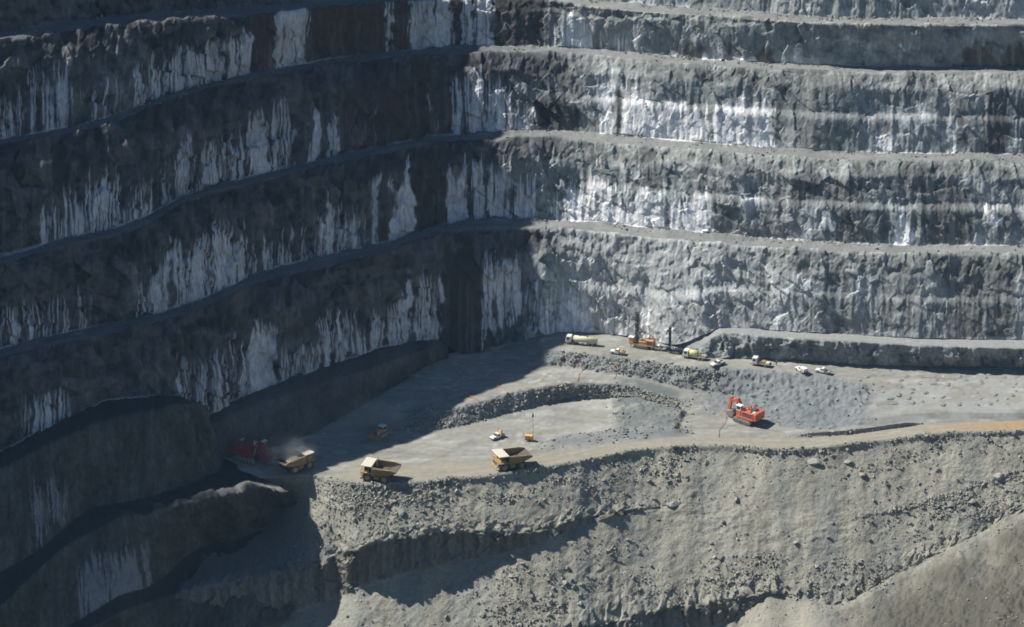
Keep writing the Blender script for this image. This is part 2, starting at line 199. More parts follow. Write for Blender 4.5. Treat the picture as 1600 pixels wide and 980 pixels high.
def grid_mesh(name, P, C, N, mat, kind='structure', parent=None):
    nv, nu = P.shape[:2]
    me = bpy.data.meshes.new(name)
    me.vertices.add(nv * nu)
    me.vertices.foreach_set('co', P.reshape(-1).astype(np.float32))
    i = np.arange((nv - 1) * (nu - 1)); r = i // (nu - 1); c = i % (nu - 1)
    a = r * nu + c
    q = np.stack([a, a + 1, a + nu + 1, a + nu], -1)
    if (normals(P) * N).sum() < 0:
        q = q[:, ::-1]
    q = np.ascontiguousarray(q).reshape(-1)
    me.loops.add(len(q)); me.loops.foreach_set('vertex_index', q.astype(np.int32))
    me.polygons.add(len(i)); me.polygons.foreach_set('loop_start', (np.arange(len(i)) * 4).astype(np.int32))
    me.update(calc_edges=True)
    me.polygons.foreach_set('use_smooth', np.ones(len(i), bool))
    at = me.color_attributes.new('stone_colour', 'FLOAT_COLOR', 'POINT')
    cc = np.ones((nv * nu, 4), np.float32); cc[:, :3] = np.clip(C.reshape(-1, 3), 0.01, 0.9)
    at.data.foreach_set('color', cc.reshape(-1))
    me.materials.append(mat)
    me.normals_split_custom_set_from_vertices(N.reshape(-1, 3).astype(np.float32))
    o = bpy.data.objects.new(name, me)
    col.objects.link(o)
    o['kind'] = kind
    if parent: o.parent = parent
    return o

# ------------------------------------------------------------------ materials
def rock_material(name, bump=0.5, scale=1.2, var=0.35, rough=0.92, stretch=1.0):
    m = bpy.data.materials.new(name); m.use_nodes = True
    t = m.node_tree; b = t.nodes['Principled BSDF']
    at = t.nodes.new('ShaderNodeAttribute'); at.attribute_name = 'stone_colour'
    tc = t.nodes.new('ShaderNodeNewGeometry')
    mp = t.nodes.new('ShaderNodeMapping'); mp.inputs['Scale'].default_value = (scale, scale, scale * stretch)
    t.links.new(tc.outputs['Position'], mp.inputs[0])
    n1 = t.nodes.new('ShaderNodeTexNoise'); n1.inputs['Scale'].default_value = 1.0; n1.inputs['Detail'].default_value = 5; n1.inputs['Roughness'].default_value = 0.65
    t.links.new(mp.outputs[0], n1.inputs['Vector'])
    mr = t.nodes.new('ShaderNodeMapRange')
    mr.inputs['From Min'].default_value = 0.25; mr.inputs['From Max'].default_value = 0.75
    mr.inputs['To Min'].default_value = 1 - var; mr.inputs['To Max'].default_value = 1 + var
    t.links.new(n1.outputs[0], mr.inputs[0])
    mu = t.nodes.new('ShaderNodeVectorMath'); mu.operation = 'SCALE'
    t.links.new(at.outputs['Color'], mu.inputs[0]); t.links.new(mr.outputs[0], mu.inputs['Scale'])
    t.links.new(mu.outputs[0], b.inputs['Base Color'])
    b.inputs['Roughness'].default_value = rough
    b.inputs['Specular IOR Level'].default_value = 0.15
    bp = t.nodes.new('ShaderNodeBump'); bp.inputs['Strength'].default_value = bump; bp.inputs['Distance'].default_value = 0.5
    t.links.new(n1.outputs[0], bp.inputs['Height']); t.links.new(bp.outputs[0], b.inputs['Normal'])
    return m
M_FACE = rock_material('weathered_rock_face', 0.6, 1.1, 0.35, stretch=0.35)
M_BERM = rock_material('crushed_rock_berm', 0.4, 0.9, 0.2)
M_FLOOR = rock_material('dusty_pit_floor', 0.25, 0.5, 0.16)
M_TALUS = rock_material('broken_rock_slope', 0.7, 1.6, 0.28)

# ================================================================== the high wall
def patches(U, T, s, plist, seed, fade=0.09, edge=5.0):
    """ragged vertical stains: each (u0,u1,t0,t1,weight)"""
    o = np.zeros_like(U)
    rag = (vn(s * 0.23, T * 0 + seed) - 0.5) * 0.30 + (vn(s * 0.8, T * 0 + seed + 9) - 0.5) * 0.18
    for (a, b, t0, t1, w) in plist:
        wob = (fbm(s * 0.05 + seed * 3.1 + a, T * 6.0, None, 3) - 0.5) * 16
        m = sst(a - edge, a + edge, U + wob) * (1 - sst(b - edge, b + edge, U + wob))
        tt = T + rag
        m = m * sst(t0 - 0.06, t0 + 0.06, tt if t0 > 0.03 else tt + 1) * (1 - sst(t1 - fade, t1 + 0.08, tt if t1 < 0.97 else tt - 1))
        o = np.maximum(o, m * w)
    return o

WHITE = {
 1: [(15,60,0,.75,.5),(60,110,0,.8,.6),(120,265,0,.6,.4),(268,346,0,.85,.85),(352,394,0,.8,.8),(432,484,0,1,1),(486,498,0,.8,.6),(600,612,0,1,.9),(640,704,0,1,1),(720,740,0,1,.9),(744,772,0,1,.95),(850,870,0,.7,.5),(880,930,0,.9,.8),(935,1000,0,.7,.6),(1040,1110,0,.3,.9),(1110,1215,0,.28,.75),(1215,1260,0,.6,.5),(1260,1330,.55,.95,.65),(1400,1440,.5,.9,.6),(1270,1500,0,.06,.8)],
 2: [(55,130,0,.55,.6),(140,172,0,.6,.65),(215,235,0,.4,.5),(280,305,0,.6,.75),(312,345,0,.62,.85),(350,385,0,.7,.6),(388,420,0,.85,.9),(425,462,0,.85,.6),(478,500,0,.55,.9),(510,525,0,.6,.9),(674,682,0,.9,.8),(705,722,0,.85,1),(727,757,0,.85,.95),(757,798,0,.85,.9),(800,835,0,.6,.6),(832,850,0,.5,.6),(858,866,0,.5,.9),(935,965,0,.85,.9),(970,1005,0,.8,.85),(1005,1110,0,.66,1.15),(1110,1205,0,.75,1.1),(960,1200,.55,.82,.55),(1205,1300,0,.25,.35),(1300,1345,0,.3,.45),(1355,1400,0,.55,.55),(1410,1430,.2,.9,.3),(1465,1495,0,.7,.5),(1500,1535,0,.5,.35),(1575,1620,0,.9,.5)],
 3: [(20,90,0,.4,.4),(225,262,0,.6,.75),(265,330,0,.72,.85),(335,385,0,.7,.75),(390,425,0,.5,.6),(430,512,0,.6,.5),(510,527,0,.85,.9),(580,592,0,.95,.9),(610,646,0,.95,.9),(696,732,0,.9,.95),(737,760,0,.9,.9),(764,800,0,.9,.85),(804,838,0,.85,.8),(860,880,0,.35,.9),(885,960,0,.68,1.0),(960,1045,0,.6,1.05),(1045,1118,0,.62,1.05),(1098,1116,.66,.85,.9),(900,1000,.6,.85,.55),(1395,1432,0,.6,.8),(1432,1450,0,.45,.4),(1525,1600,0,.75,.55),(1600,1660,0,.7,.55)],
 4: [(268,330,0,.7,.55),(330,384,0,.75,.6),(386,432,0,.72,1),(436,500,0,.5,.75),(505,545,0,.55,.8),(548,600,0,.55,.8),(605,640,0,.6,.9),(645,690,0,.7,.8),(750,772,.05,.85,.9),(772,815,.05,.8,.8),(815,870,0,.7,.5),(870,930,0,.6,.8),(880,1000,.3,.46,.9),(930,1000,0,.5,.7),(1000,1060,0,.45,.55),(1020,1100,.5,.75,.3),(1395,1470,.36,.48,1),(1395,1412,0,.4,.6),(1450,1478,0,.4,.6),(1582,1640,0,.8,.55)],
}
DARK = {
 1: [(396,431,0,1,1),(485,601,0,1,1),(612,640,0,1,.9),(705,719,0,1,1),(774,850,0,1,.9),(1060,1102,0,.33,.9),(1130,1147,0,.33,.8),(1182,1212,0,.33,.9),(1345,1372,.5,.95,.4),(1500,1620,0,.5,.8),(268,285,0,.5,.5)],
 2: [(300,315,.2,.7,.5),(525,585,0,.9,.9),(585,674,0,.92,1),(684,704,0,.9,.9),(720,727,0,1,1),(756,764,.1,.9,.8),(838,905,0,.45,.9),(830,905,.55,.8,.6),(955,975,0,.62,.75),(1208,1300,.0,.9,.35),(1490,1510,0,.8,.6),(1535,1575,0,.8,.8)],
 3: [(592,611,0,.85,1),(646,697,0,.95,1),(733,738,0,.8,.8),(760,765,0,.7,.8),(800,806,0,.6,.8),(1125,1250,0,.3,.45),(1238,1345,.42,.8,.6),(1310,1385,0,.45,.6),(1436,1520,0,.85,.7),(1385,1436,.5,.85,.5)],
 4: [(690,752,0,.95,1.1),(752,790,0,.2,.7),(500,530,.3,.6,.4),(1280,1310,.35,.7,.5),(1478,1582,0,.75,.6),(1310,1395,0,.35,.35)],
}
RED = {1: 0.6, 2: 0.4, 3: 0.2, 4: 0.15}

U1 = np.concatenate([np.arange(-85, -4, 0.8), np.arange(-4, 164, 0.15), np.arange(164, 175.1, 0.5)])
def slope_face(A, B, nr, hk, hs, ledge=None):
    """toe A to crest B: steep below, a raked rill of loose rock over the top; hs = share of the run in the rill"""
    t = np.linspace(0, 1, nr)
    rows = []
    for tv in t:
        h = np.where(tv < hk, (1 - hs) * tv / hk, (1 - hs) + hs * (tv - hk) / (1 - hk))
        if ledge is not None:
            lw = np.clip((tv - 0.44) / 0.06, 0, 1)
            h = h + ledge * (lw - np.clip(tv / hk, 0, 1))
        p = A + (B - A) * np.array([0, 0, 1.0]) * tv
        p[:, :2] += (B - A)[:, :2] * (h[:, None] if h.ndim else h)
        rows.append(p)
    return rows, t

strips = []     # (kind, face number, rows)
rows, fk, ft = [], [], []
ids = [('R5', 'K4', 4), ('R4', 'K3', 3), ('R3', 'K2', 2), ('R2', 'K1', 1)]
px = U1 * 10
ranges = []
hks = {}
for toe, crest, k in ids:
    A, B = curve(toe, U1), curve(crest, U1)
    led = 0.14 * sst(820, 960, px) * (0.35 + 0.65 * vn(px * 0.006, px * 0 + k)) if k in (2, 3, 4) else None
    rt_ = sst(900, 1150, px)
    hk = 0.78 + 0.07 * rt_ + 0.16 * (fbm(px * 0.016, px * 0 + 40 + k, None, 3) - 0.5) - (0.10 if k == 4 else 0) * rt_
    hs = 0.42 - 0.10 * rt_ + 0.16 * (vn(px * 0.021, px * 0 + 70 + k) - 0.5)
    hks[k] = hk
    rr, t = slope_face(A, B, 84 if k > 1 else 70, hk, hs, led)
    a = len(rows); rows += rr; fk += [k] * len(rr); ft += list(t)
    ranges.append(('face', k, a, len(rows) - 1))
    A2 = curve('R%d' % k, U1)
    nb = 9
    a = len(rows) - 1
    for j in range(1, nb):
        w = j / nb
        p = B * (1 - w) + A2 * w
        p[:, 2] += 0.5 * math.sin(math.pi * w) ** 2 * (1 if w < 0.4 else 0.3)
        rows.append(p); fk.append(-k); ft.append(w)
    ranges.append(('berm', k, a, len(rows)))
# above the frame: three more benches up to the plain
base = curve('R1', U1)
d = np.gradient(base, axis=0)[:, :2]
nrm = np.stack([-d[:, 1], d[:, 0]], -1); nrm /= np.linalg.norm(nrm, axis=1, keepdims=True)
for _ in range(60):
    nrm[1:-1] = 0.25 * nrm[:-2] + 0.5 * nrm[1:-1] + 0.25 * nrm[2:]
def away(p, dist, dz):
    q = p.copy(); q[:, :2] += nrm * dist; q[:, 2] += dz
    return q
for lev in range(3):
    top = away(base, 10, 25)
    rr, t = slope_face(base, top, 46 if lev == 0 else 14, 0.76, 0.4)
    a = len(rows); rows += rr; fk += [0] * len(rr); ft += list(t)
    ranges.append(('face', 0, a, len(rows) - 1))
    nxt = away(top, 9, 0)
    a = len(rows) - 1
    for w in (0.33, 0.66):
        rows.append(top * (1 - w) + nxt * w); fk.append(-9); ft.append(w)
    ranges.append(('berm', 0, a, len(rows)))
    base = nxt
a = len(rows)
for dd in (0, 60, 200, 450):
    rows.append(away(base, dd, 0)); fk.append(-9); ft.append(0.5)
ranges.append(('plain', 0, a, len(rows) - 1))
P = np.stack(rows)                                    # nv, nu, 3
FK = np.array(fk); FT = np.array(ft, np.float32)
P = smooth_rows(P, 3)
N0 = normals(P)
for _ in range(12):
    N0[:, 1:-1] = 0.25 * N0[:, :-2] + 0.5 * N0[:, 1:-1] + 0.25 * N0[:, 2:]
N0 /= np.linalg.norm(N0, axis=-1, keepdims=True)
nv, nu = P.shape[:2]
UU = np.broadcast_to(px[None, :], (nv, nu)).astype(np.float32)
TT = np.broadcast_to(FT[:, None], (nv, nu)).astype(np.float32)
KK = np.broadcast_to(FK[:, None], (nv, nu))
mid = curve('R3', U1)
S1 = np.concatenate([[0], np.cumsum(np.linalg.norm(np.diff(mid[:, :2], axis=0), axis=1))])
SS = np.broadcast_to(S1[None, :], (nv, nu)).astype(np.float32)
X, Y, Z = [P[..., i].astype(np.float32) for i in range(3)]
face = (KK >= 0).astype(np.float32)
soft = face.copy()
for _ in range(3):
    soft[1:-1] = 0.25 * soft[:-2] + 0.5 * soft[1:-1] + 0.25 * soft[2:]
right = sst(830, 960, UU)
kz = KK * 13.7
butt = fbm(SS / 16, Z / 40, kz, 3) - 0.5
flute = ridge(SS / 3.2 + 0.6 * vn(SS / 9, Z / 9), Z / 26, kz, 2) - 0.5
fine = ridge(SS / 1.3, Z / 7, kz, 2) - 0.5
block = ridge(SS / 6.5, Z / 5.0, kz, 4, 0.55) - 0.55
dipa = (SS * 0.82 - Z * 0.57); dipb = (SS * 0.57 + Z * 0.82)
slab = ridge(dipa / 16 + 0.4 * vn(SS / 8, Z / 8), dipb / 4.2, kz, 4, 0.55) - 0.55
lowright = right * sst(2.2, 3.2, np.abs(KK).astype(np.float32)) * (1 - sst(1240, 1420, UU) * 0.7)
wx = 0.5 * vn(SS / 6, Z / 6, kz); wy = 0.5 * vn(SS / 6, Z / 6, kz + 7)
fac1 = facet(SS / 5.5 + wx + 0.12 * Z, Z / 7 + wy + kz, 1)
fac2 = facet(SS / 2.2 + wx, Z / 3.4 + wy + kz, 2)
facd = facet(dipa / 7.5 + wx, dipb / 3.0 + wy + kz, 3)
spur = np.clip(ridge(SS / 24 + 0.25 * Z / 24, Z / 60, kz + 2, 2) - 0.55, 0, 1)
disp = soft * (1 - 0.30 * right) * (3.2 * butt + (0.9 - 0.4 * lowright) * flute + 0.35 * fine + (1.0 - 0.5 * right) * block + (1.6 - 0.8 * right) * fac1 + (0.7 - 0.3 * right) * fac2 + lowright * (1.5 * slab + 1.0 * facd) + 1.6 * right * spur)
HK = np.full((nv, nu), 0.76, np.float32)
for k_ in hks: HK[FK == k_] = hks[k_][None, :]
ragz = 0.16 * (fbm(SS / 5, Z / 6, kz, 4) - 0.5)
rillz = sst(-0.05, 0.05, TT + ragz - HK) * face
disp = disp * (1 - 0.5 * rillz) + rillz * (2.4 * (fbm(X / 7, Y / 7, Z / 7, 5, 0.6) - 0.5) + 0.4 * fac2)
crestbite = (fbm(SS / 18, KK * 3.3, None, 3) - 0.5)
edge = sst(0.6, 0.95, TT) * face + (KK < 0) * (1 - TT) * 1.0
disp += -2.6 * np.clip(crestbite, -0.3, 0.4) * edge * (KK != -9)
disp += -2.2 * (1 - right) * np.clip(fbm(SS / 6, KK * 5.1, None, 4) - 0.5, -0.3, 0.4) * edge * (KK != -9)
disp += (KK < 0) * (KK > -9) * sst(0.35, 1.0, TT) * 3.4 * np.clip(fbm(SS / 6, KK * 2.7 + TT, None, 4) - 0.46, 0, 0.5)
disp += (1 - soft) * (0.35 * (fbm(X / 3, Y / 3, Z / 3, 3) - 0.5))
P = P + N0 * disp[..., None]
N1 = normals(P)

# colour of the stone
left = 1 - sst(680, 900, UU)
n_big = fbm(SS / 22, Z / 14, kz, 3); n_mid = fbm(SS / 4, Z / 9, kz + 3, 4); n_str = fbm(SS / 1.1, Z / 14, kz + 5, 3)
C = np.empty((nv, nu, 3), np.float32)
C[:] = (0.262, 0.285, 0.282)
wash = right * sst(0.45, 0.62, fbm(SS / 13, Z / 11, kz + 21, 4)) * (0.35 + 0.6 * (np.abs(KK) == 4) * (1 - sst(1100, 1350, UU)))
C = mixc(C, (0.54, 0.555, 0.55), np.clip(wash * 1.35, 0, 1))
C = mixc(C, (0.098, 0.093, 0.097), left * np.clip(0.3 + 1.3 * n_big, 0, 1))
C *= (0.55 + 0.9 * n_mid * (0.6 + 0.8 * n_str))[..., None]
rc = np.empty_like(C); rc[:] = (0.080, 0.078, 0.084); rc = mixc(rc, (0.235, 0.243, 0.228), right)
rc *= (0.6 + 0.8 * fbm(X / 5, Y / 5, Z / 5, 4))[..., None]
C = C + (rc - C) * np.clip(rillz * 0.8, 0, 1)[..., None]
C = mixc(C, (0.12, 0.115, 0.105), right * sst(0.56, 0.68, fbm(SS / 9, Z / 30, kz + 8, 3)) * face * 0.25)
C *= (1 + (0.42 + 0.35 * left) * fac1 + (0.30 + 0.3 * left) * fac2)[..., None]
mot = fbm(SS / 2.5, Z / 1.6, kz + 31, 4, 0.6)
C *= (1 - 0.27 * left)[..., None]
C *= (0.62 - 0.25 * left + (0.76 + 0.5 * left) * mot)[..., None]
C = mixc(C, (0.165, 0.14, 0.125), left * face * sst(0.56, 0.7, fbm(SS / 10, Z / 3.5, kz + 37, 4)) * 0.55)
C = mixc(C, (0.42, 0.405, 0.34), right * (KK == 1) * sst(0.5, 0.62, fbm(SS / 9, Z / 4, kz + 41, 3)) * sst(0.4, 0.6, TT) * 0.6)
C = mixc(C, (0.46, 0.475, 0.47), (KK == 4) * sst(840, 900, UU) * (1 - sst(1080, 1300, UU)) * (0.42 + 0.4 * mot))
for k in (1, 2, 3, 4):
    m = (FK == k)
    u, t, s = UU[m], TT[m], SS[m]
    z = Z[m]
    dk = patches(u, t, s, DARK[k], 11 + k)
    dk = np.clip(dk * (0.65 + 0.7 * n_mid[m]), 0, 1)
    wh = patches(u, t, s, WHITE[k], 31 + k, 0.38, 7.0)
    warp = s + 0.5 * vn(s * 0.4, z * 0.25)
    drip = 0.24 * vn(warp * 0.5, z / 22, s * 0 + k) + 0.36 * vn(warp * 1.9, z / 13, s * 0 + k) + 0.40 * vn(warp * 3.6, z / 9, s * 0 + k)
    wh = np.maximum(wh, left[m] * (0.5 * (1 - sst(0.25, 0.75, t)) * sst(0.35, 0.65, fbm(s / 14, s * 0 + 5 * k, None, 2))))
    cloud = fbm(s / 3.5, z / 3.0, s * 0 + 13 + k, 4, 0.55) * 1.1 - 0.05
    gmix = sst(0.35, 0.7, vn(s / 19, s * 0 + 3 * k)) * (0.2 + 0.55 * right[m])
    drip = drip + (cloud - drip) * gmix
    pit = fbm(s * 0.9, z * 0.5, s * 0 + 3 + k, 4)
    thr = 0.80 - 0.03 * left[m] - 0.56 * np.clip(wh, 0, 1.15) ** 0.8
    wf = sst(thr, thr + 0.17, drip - 0.35 * np.clip(pit - 0.5, 0, 1)) * sst(0.02, 0.25, wh)
    thr2 = 0.62 - 0.55 * np.clip(wh, 0, 1.15)
    wf = np.maximum(wf, right[m] * sst(thr2, thr2 + 0.2, drip - 0.25 * np.clip(pit - 0.5, 0, 1)) * sst(0.5, 0.8, wh))
    wf = wf * (1 - 0.35 * left[m] * vn(s / 7, z / 9, s * 0 + 8))
    wtone = (0.42 + 1.0 * np.clip(drip * 0.5 + pit * 0.6, 0, 1))
    c = C[m]
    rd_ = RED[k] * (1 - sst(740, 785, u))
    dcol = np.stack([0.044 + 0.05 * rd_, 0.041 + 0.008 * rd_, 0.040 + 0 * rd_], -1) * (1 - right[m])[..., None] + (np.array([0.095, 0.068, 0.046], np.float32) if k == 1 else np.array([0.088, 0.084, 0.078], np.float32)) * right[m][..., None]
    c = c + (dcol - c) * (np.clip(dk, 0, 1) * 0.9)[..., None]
    wv = wf * (1 - 0.85 * sst(0.5, 0.8, dk))
    c = c + (np.clip(np.array([0.66, 0.675, 0.71], np.float32) * (wtone * (1.05 + 0.33 * right[m]))[..., None], 0, 0.84) - c) * (wv * 0.95)[..., None]
    c = mixc(c, (0.6, 0.6, 0.6), (1 - sst(0.0, 0.035, t)) * sst(0.35, 0.6, vn(s / 9, s * 0 + k)) * 0.7)
    c = mixc(c, (0.34, 0.33, 0.31), (0.12 + 0.38 * right[m]) * sst(0.66, 0.78, vn(s * 0.9, z / 20, s * 0 + 50 + k)) * (1 - rillz[m]))
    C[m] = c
m = KK < 0
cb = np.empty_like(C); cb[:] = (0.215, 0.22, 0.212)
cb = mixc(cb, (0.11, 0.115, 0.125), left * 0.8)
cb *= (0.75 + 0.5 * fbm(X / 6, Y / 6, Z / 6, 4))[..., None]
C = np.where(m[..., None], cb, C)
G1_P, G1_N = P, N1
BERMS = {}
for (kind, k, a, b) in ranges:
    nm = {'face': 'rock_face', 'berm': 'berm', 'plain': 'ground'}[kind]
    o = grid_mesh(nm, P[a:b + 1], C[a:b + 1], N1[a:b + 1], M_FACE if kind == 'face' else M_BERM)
    if kind == 'berm' and k: BERMS[k] = (o, a, b)

def simple_loft(names, u, nrows, amp, seed, colour_fn, out, step_smooth=2):
    rr, st, tt = [], [], []
    cs = [curve(n, u) for n in names]
    for i in range(len(names) - 1):
        for j in range(nrows[i]):
            w = j / nrows[i]
            rr.append(cs[i] * (1 - w) + cs[i + 1] * w); st.append(i); tt.append(w)
    rr.append(cs[-1]); st.append(len(names) - 2); tt.append(1.0)
    P = smooth_rows(np.stack(rr), step_smooth)
    st = np.array(st); tt = np.array(tt, np.float32)
    N = normals(P)
    if N[..., 2].mean() < 0: N = -N
    return P, N, np.broadcast_to(st[:, None], P.shape[:2]), np.broadcast_to(tt[:, None], P.shape[:2]).astype(np.float32)

def arclen(P):
    m = P[P.shape[0] // 2]
    s = np.concatenate([[0], np.cumsum(np.linalg.norm(np.diff(m[:, :2], axis=0), axis=1))])
    return np.broadcast_to(s[None], P.shape[:2]).astype(np.float32)

def finish(P, disp, N):
    Q = P + N * disp[..., None]
    M = normals(Q)
    if M[..., 2].mean() < 0: M = -M
    return Q, M

def face_disp(S, Z, seed):
    return 1.1 * facet(S / 4.5 + .4 * vn(S / 5, Z / 5), Z / 6, seed) + 0.55 * facet(S / 1.9, Z / 2.6, seed + 3) + 1.8 * (fbm(S / 12, Z / 30, S * 0 + seed, 3) - 0.5) + 0.8 * (ridge(S / 3, Z / 22, S * 0 + seed, 3) - 0.5) + 0.8 * (ridge(S / 5, Z / 5, S * 0 + seed, 4) - 0.5)

def split_out(P, C, N, st, pieces):
    res = []
    for (a, b, nm, mat) in pieces:
        idx = np.where((st[:, 0] >= a) & (st[:, 0] <= b))[0]
        lo, hi = idx[0], idx[-1]
        hi = min(hi + 1, P.shape[0] - 1)
        res.append(grid_mesh(nm, P[lo:hi + 1], C[lo:hi + 1], N[lo:hi + 1], mat))
    return res

# ---- small bench at the foot of the left wall (dark, in shade)
u = np.arange(30, 70.01, 0.16)
P, N, st, tt = simple_loft(['B0', 'B1', 'B2'], u, [16, 34], 1, 1, None, None)
S, Z = arclen(P), P[..., 2].astype(np.float32)
X, Y = P[..., 0].astype(np.float32), P[..., 1].astype(np.float32)
fm = (st == 1).astype(np.float32)
P, N = finish(P, fm * face_disp(S, Z, 3) * 0.7 * np.sin(np.pi * tt) + 1.5 * (fbm(X / 5, Y / 5, Z / 5, 5, .6) - 0.5) + 0.5 * facet(X / 1.6, Y / 1.6 + Z / 2, 5), N)
C = np.empty(P.shape, np.float32); C[:] = (0.105, 0.10, 0.095)
C *= (0.5 + fbm(S / 5, Z / 5, None, 4))[..., None]
split_out(P, C, N, st, [(0, 0, 'berm', M_BERM), (1, 1, 'rock_face', M_FACE)])

# ---- ramp ledge at the foot of the right wall
u = np.arange(100, 175.01, 0.16)
P, N, st, tt = simple_loft(['L0', 'L1', 'L2'], u, [8, 34], 1, 1, None, None)
S, Z = arclen(P), P[..., 2].astype(np.float32)
X, Y = P[..., 0].astype(np.float32), P[..., 1].astype(np.float32)
U = np.broadcast_to((u * 10)[None], P.shape[:2])
fm = (st == 1).astype(np.float32)
P, N = finish(P, fm * np.sin(np.pi * tt) ** 0.5 * (1.6 * face_disp(S, Z, 9) + 1.6 * (ridge(S / 2.6, Z / 2.4, S * 0 + 4, 3) - 0.5)) * sst(1060, 1130, U) + 0.25 * (fbm(X / 3, Y / 3, Z / 3, 3) - 0.5), N)
C = np.empty(P.shape, np.float32); C[:] = (0.235, 0.25, 0.245)
C *= (0.55 + 0.9 * fbm(S / 4, Z / 6, None, 4))[..., None]
C = mixc(C, (0.27, 0.275, 0.265), (st == 0).astype(np.float32))
C = mixc(C, (0.5, 0.5, 0.5), fm * np.clip(1 - np.abs(U - 1225 + 22 * (tt - 0.5)) / 7, 0, 1) * 0.9)
C = mixc(C, (0.10, 0.10, 0.10), fm * sst(1380, 1440, U) * sst(0.45, 0.6, tt + 0.3 * (vn(S / 2, S * 0) - 0.5)) * 0.5)
split_out(P, C, N, st, [(0, 0, 'ramp', M_BERM), (1, 1, 'rock_face', M_FACE)])

# ---- left lower benches with their two noses
u = np.concatenate([np.arange(-2, 0.5, 0.06), np.arange(0.5, 11.001, 0.02)])
P, N, st, tt = simple_loft(['N0', 'N1', 'N2', 'N3', 'N4', 'N5', 'N6'], u, [12, 60, 14, 56, 10, 30], 1, 1, None, None, 3)
S, Z = arclen(P), P[..., 2].astype(np.float32)
U = np.broadcast_to(u[None], P.shape[:2]).astype(np.float32); V = st + tt
P[..., 2] += (0.5 + 2.2 * vn(S / 2.2, S * 0 + 9)) * np.exp(-((V - 2.85) / 0.13) ** 2) * sst(4.5, 5.5, U) * (1 - sst(8.3, 9.3, U)) * (0.7 + 0.6 * vn(S / 5, S * 0)) + 1.5 * np.exp(-((V - 0.9) / 0.1) ** 2) * (0.4 + vn(S / 5, S * 0 + 4)) * sst(1, 2, U)
X, Y = P[..., 0].astype(np.float32), P[..., 1].astype(np.float32)
fm = (st % 2 == 1).astype(np.float32)
P, N = finish(P, fm * face_disp(S, Z, 21) * np.sin(np.pi * np.clip(tt * 0.9 + 0.08, 0, 1)) ** 0.6 + 1.0 * (fbm(X / 4, Y / 4, Z / 4, 5, .6) - 0.5) + 0.4 * facet(X / 1.5, Y / 1.5 + Z, 7), N)
nm_ = fbm(S / 4, Z / 8, None, 4); ns_ = fbm(S / 1.1, Z / 12, None, 3)
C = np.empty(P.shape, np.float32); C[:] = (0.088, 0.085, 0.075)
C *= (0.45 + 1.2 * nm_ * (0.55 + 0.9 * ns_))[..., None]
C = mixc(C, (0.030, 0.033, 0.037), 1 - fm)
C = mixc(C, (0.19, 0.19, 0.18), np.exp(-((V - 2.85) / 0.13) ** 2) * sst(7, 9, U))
U = np.broadcast_to(u[None], P.shape[:2]).astype(np.float32)
def npatch(i, u0, u1, t0, t1, w):
    tw = tt + 0.25 * (vn(S * 0.7, S * 0 + i) - 0.5)
    m = (st == i) * sst(u0 - .25, u0 + .3, U) * (1 - sst(u1 - .3, u1 + .25, U)) * sst(t0 - .3, t0 + .15, tw) * (1 - sst(t1 - .1, t1 + .1, tw)) * w
    dr = 0.30 * vn(S * 0.6, Z / 18) + 0.4 * vn(S * 1.7, Z / 9) + 0.3 * vn(S * 4, Z / 5)
    th = 0.85 - 0.52 * np.clip(m, 0, 1.1)
    return sst(th, th + 0.2, dr - 0.3 * np.clip(fbm(S, Z / 2, None, 3) - 0.5, 0, 1)) * sst(0.02, 0.3, m) * 0.9
C *= (0.6 + 0.8 * fbm(S / 2.2, Z / 1.8, None, 4, .6))[..., None]
C = mixc(C, (0.30, 0.30, 0.32), np.maximum(npatch(1, 2.8, 4.1, .42, .92, 1.0), npatch(3, 4.15, 6.0, .42, 1.1, 1.05)))
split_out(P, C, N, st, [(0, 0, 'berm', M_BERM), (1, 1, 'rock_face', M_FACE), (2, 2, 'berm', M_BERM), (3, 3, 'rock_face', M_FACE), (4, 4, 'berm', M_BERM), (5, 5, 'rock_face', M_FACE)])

# ---- pit floor, haul road, spoil slopes
u = np.arange(20, 175.01, 0.16)
names = ['F%d' % i for i in range(13)]
P, N, st, tt = simple_loft(names, u, [18, 20, 16, 22, 30, 18, 34, 34, 50, 90, 34, 60], 1, 1, None, None, 2)
S, Z = arclen(P), P[..., 2].astype(np.float32)
X, Y = P[..., 0].astype(np.float32), P[..., 1].astype(np.float32)
U = np.broadcast_to((u * 10)[None], P.shape[:2]).astype(np.float32)
V = st + tt
def band(a, b, s=0.15):
    return sst(a - s, a + s, V) * (1 - sst(b - s, b + s, V))
cliff1 = band(8.06, 8.94, 0.06) * (1 - sst(960, 1040, U))
cliff2 = band(10.06, 10.94, 0.06) * sst(840, 900, U) * (1 - sst(1190, 1215, U))
rub1 = band(1.1, 1.95, 0.1) * sst(840, 860, U) * (1 - sst(1330, 1380, U))
rub2 = band(3.1, 3.95, 0.1) * sst(610, 660, U) * (1 - sst(1010, 1075, U))
tal_ = sst(6.02, 6.2, V)
road = band(5.05, 5.95, 0.10) * sst(480, 620, U)
lump = fbm(X / 9, Y / 9, Z / 9, 4) - 0.5
pad0 = sst(950, 975, U + 18 * (vn(Y / 3, X / 3) - 0.5)) * (1 - sst(1058, 1070, U + 18 * (vn(Y / 3, X / 3) - 0.5))) * band(3.6, 4.75, 0.12)
mound = np.exp(-((U - 1235) / 85) ** 2 - ((V - 2.1) / 0.75) ** 2)
small = fbm(X / 1.6, Y / 1.6, Z / 1.6, 4) - 0.5
rub = np.clip(rub1 + rub2 + 0.6 * band(1.0, 3.6) * sst(1060, 1150, U) * (1 - sst(1330, 1380, U)), 0, 1)
blocky = ridge(X / 2.4, Y / 2.4, Z / 2.4, 3) - 0.5
gully = fbm(S / 5, Y / 60, None, 3) - 0.5
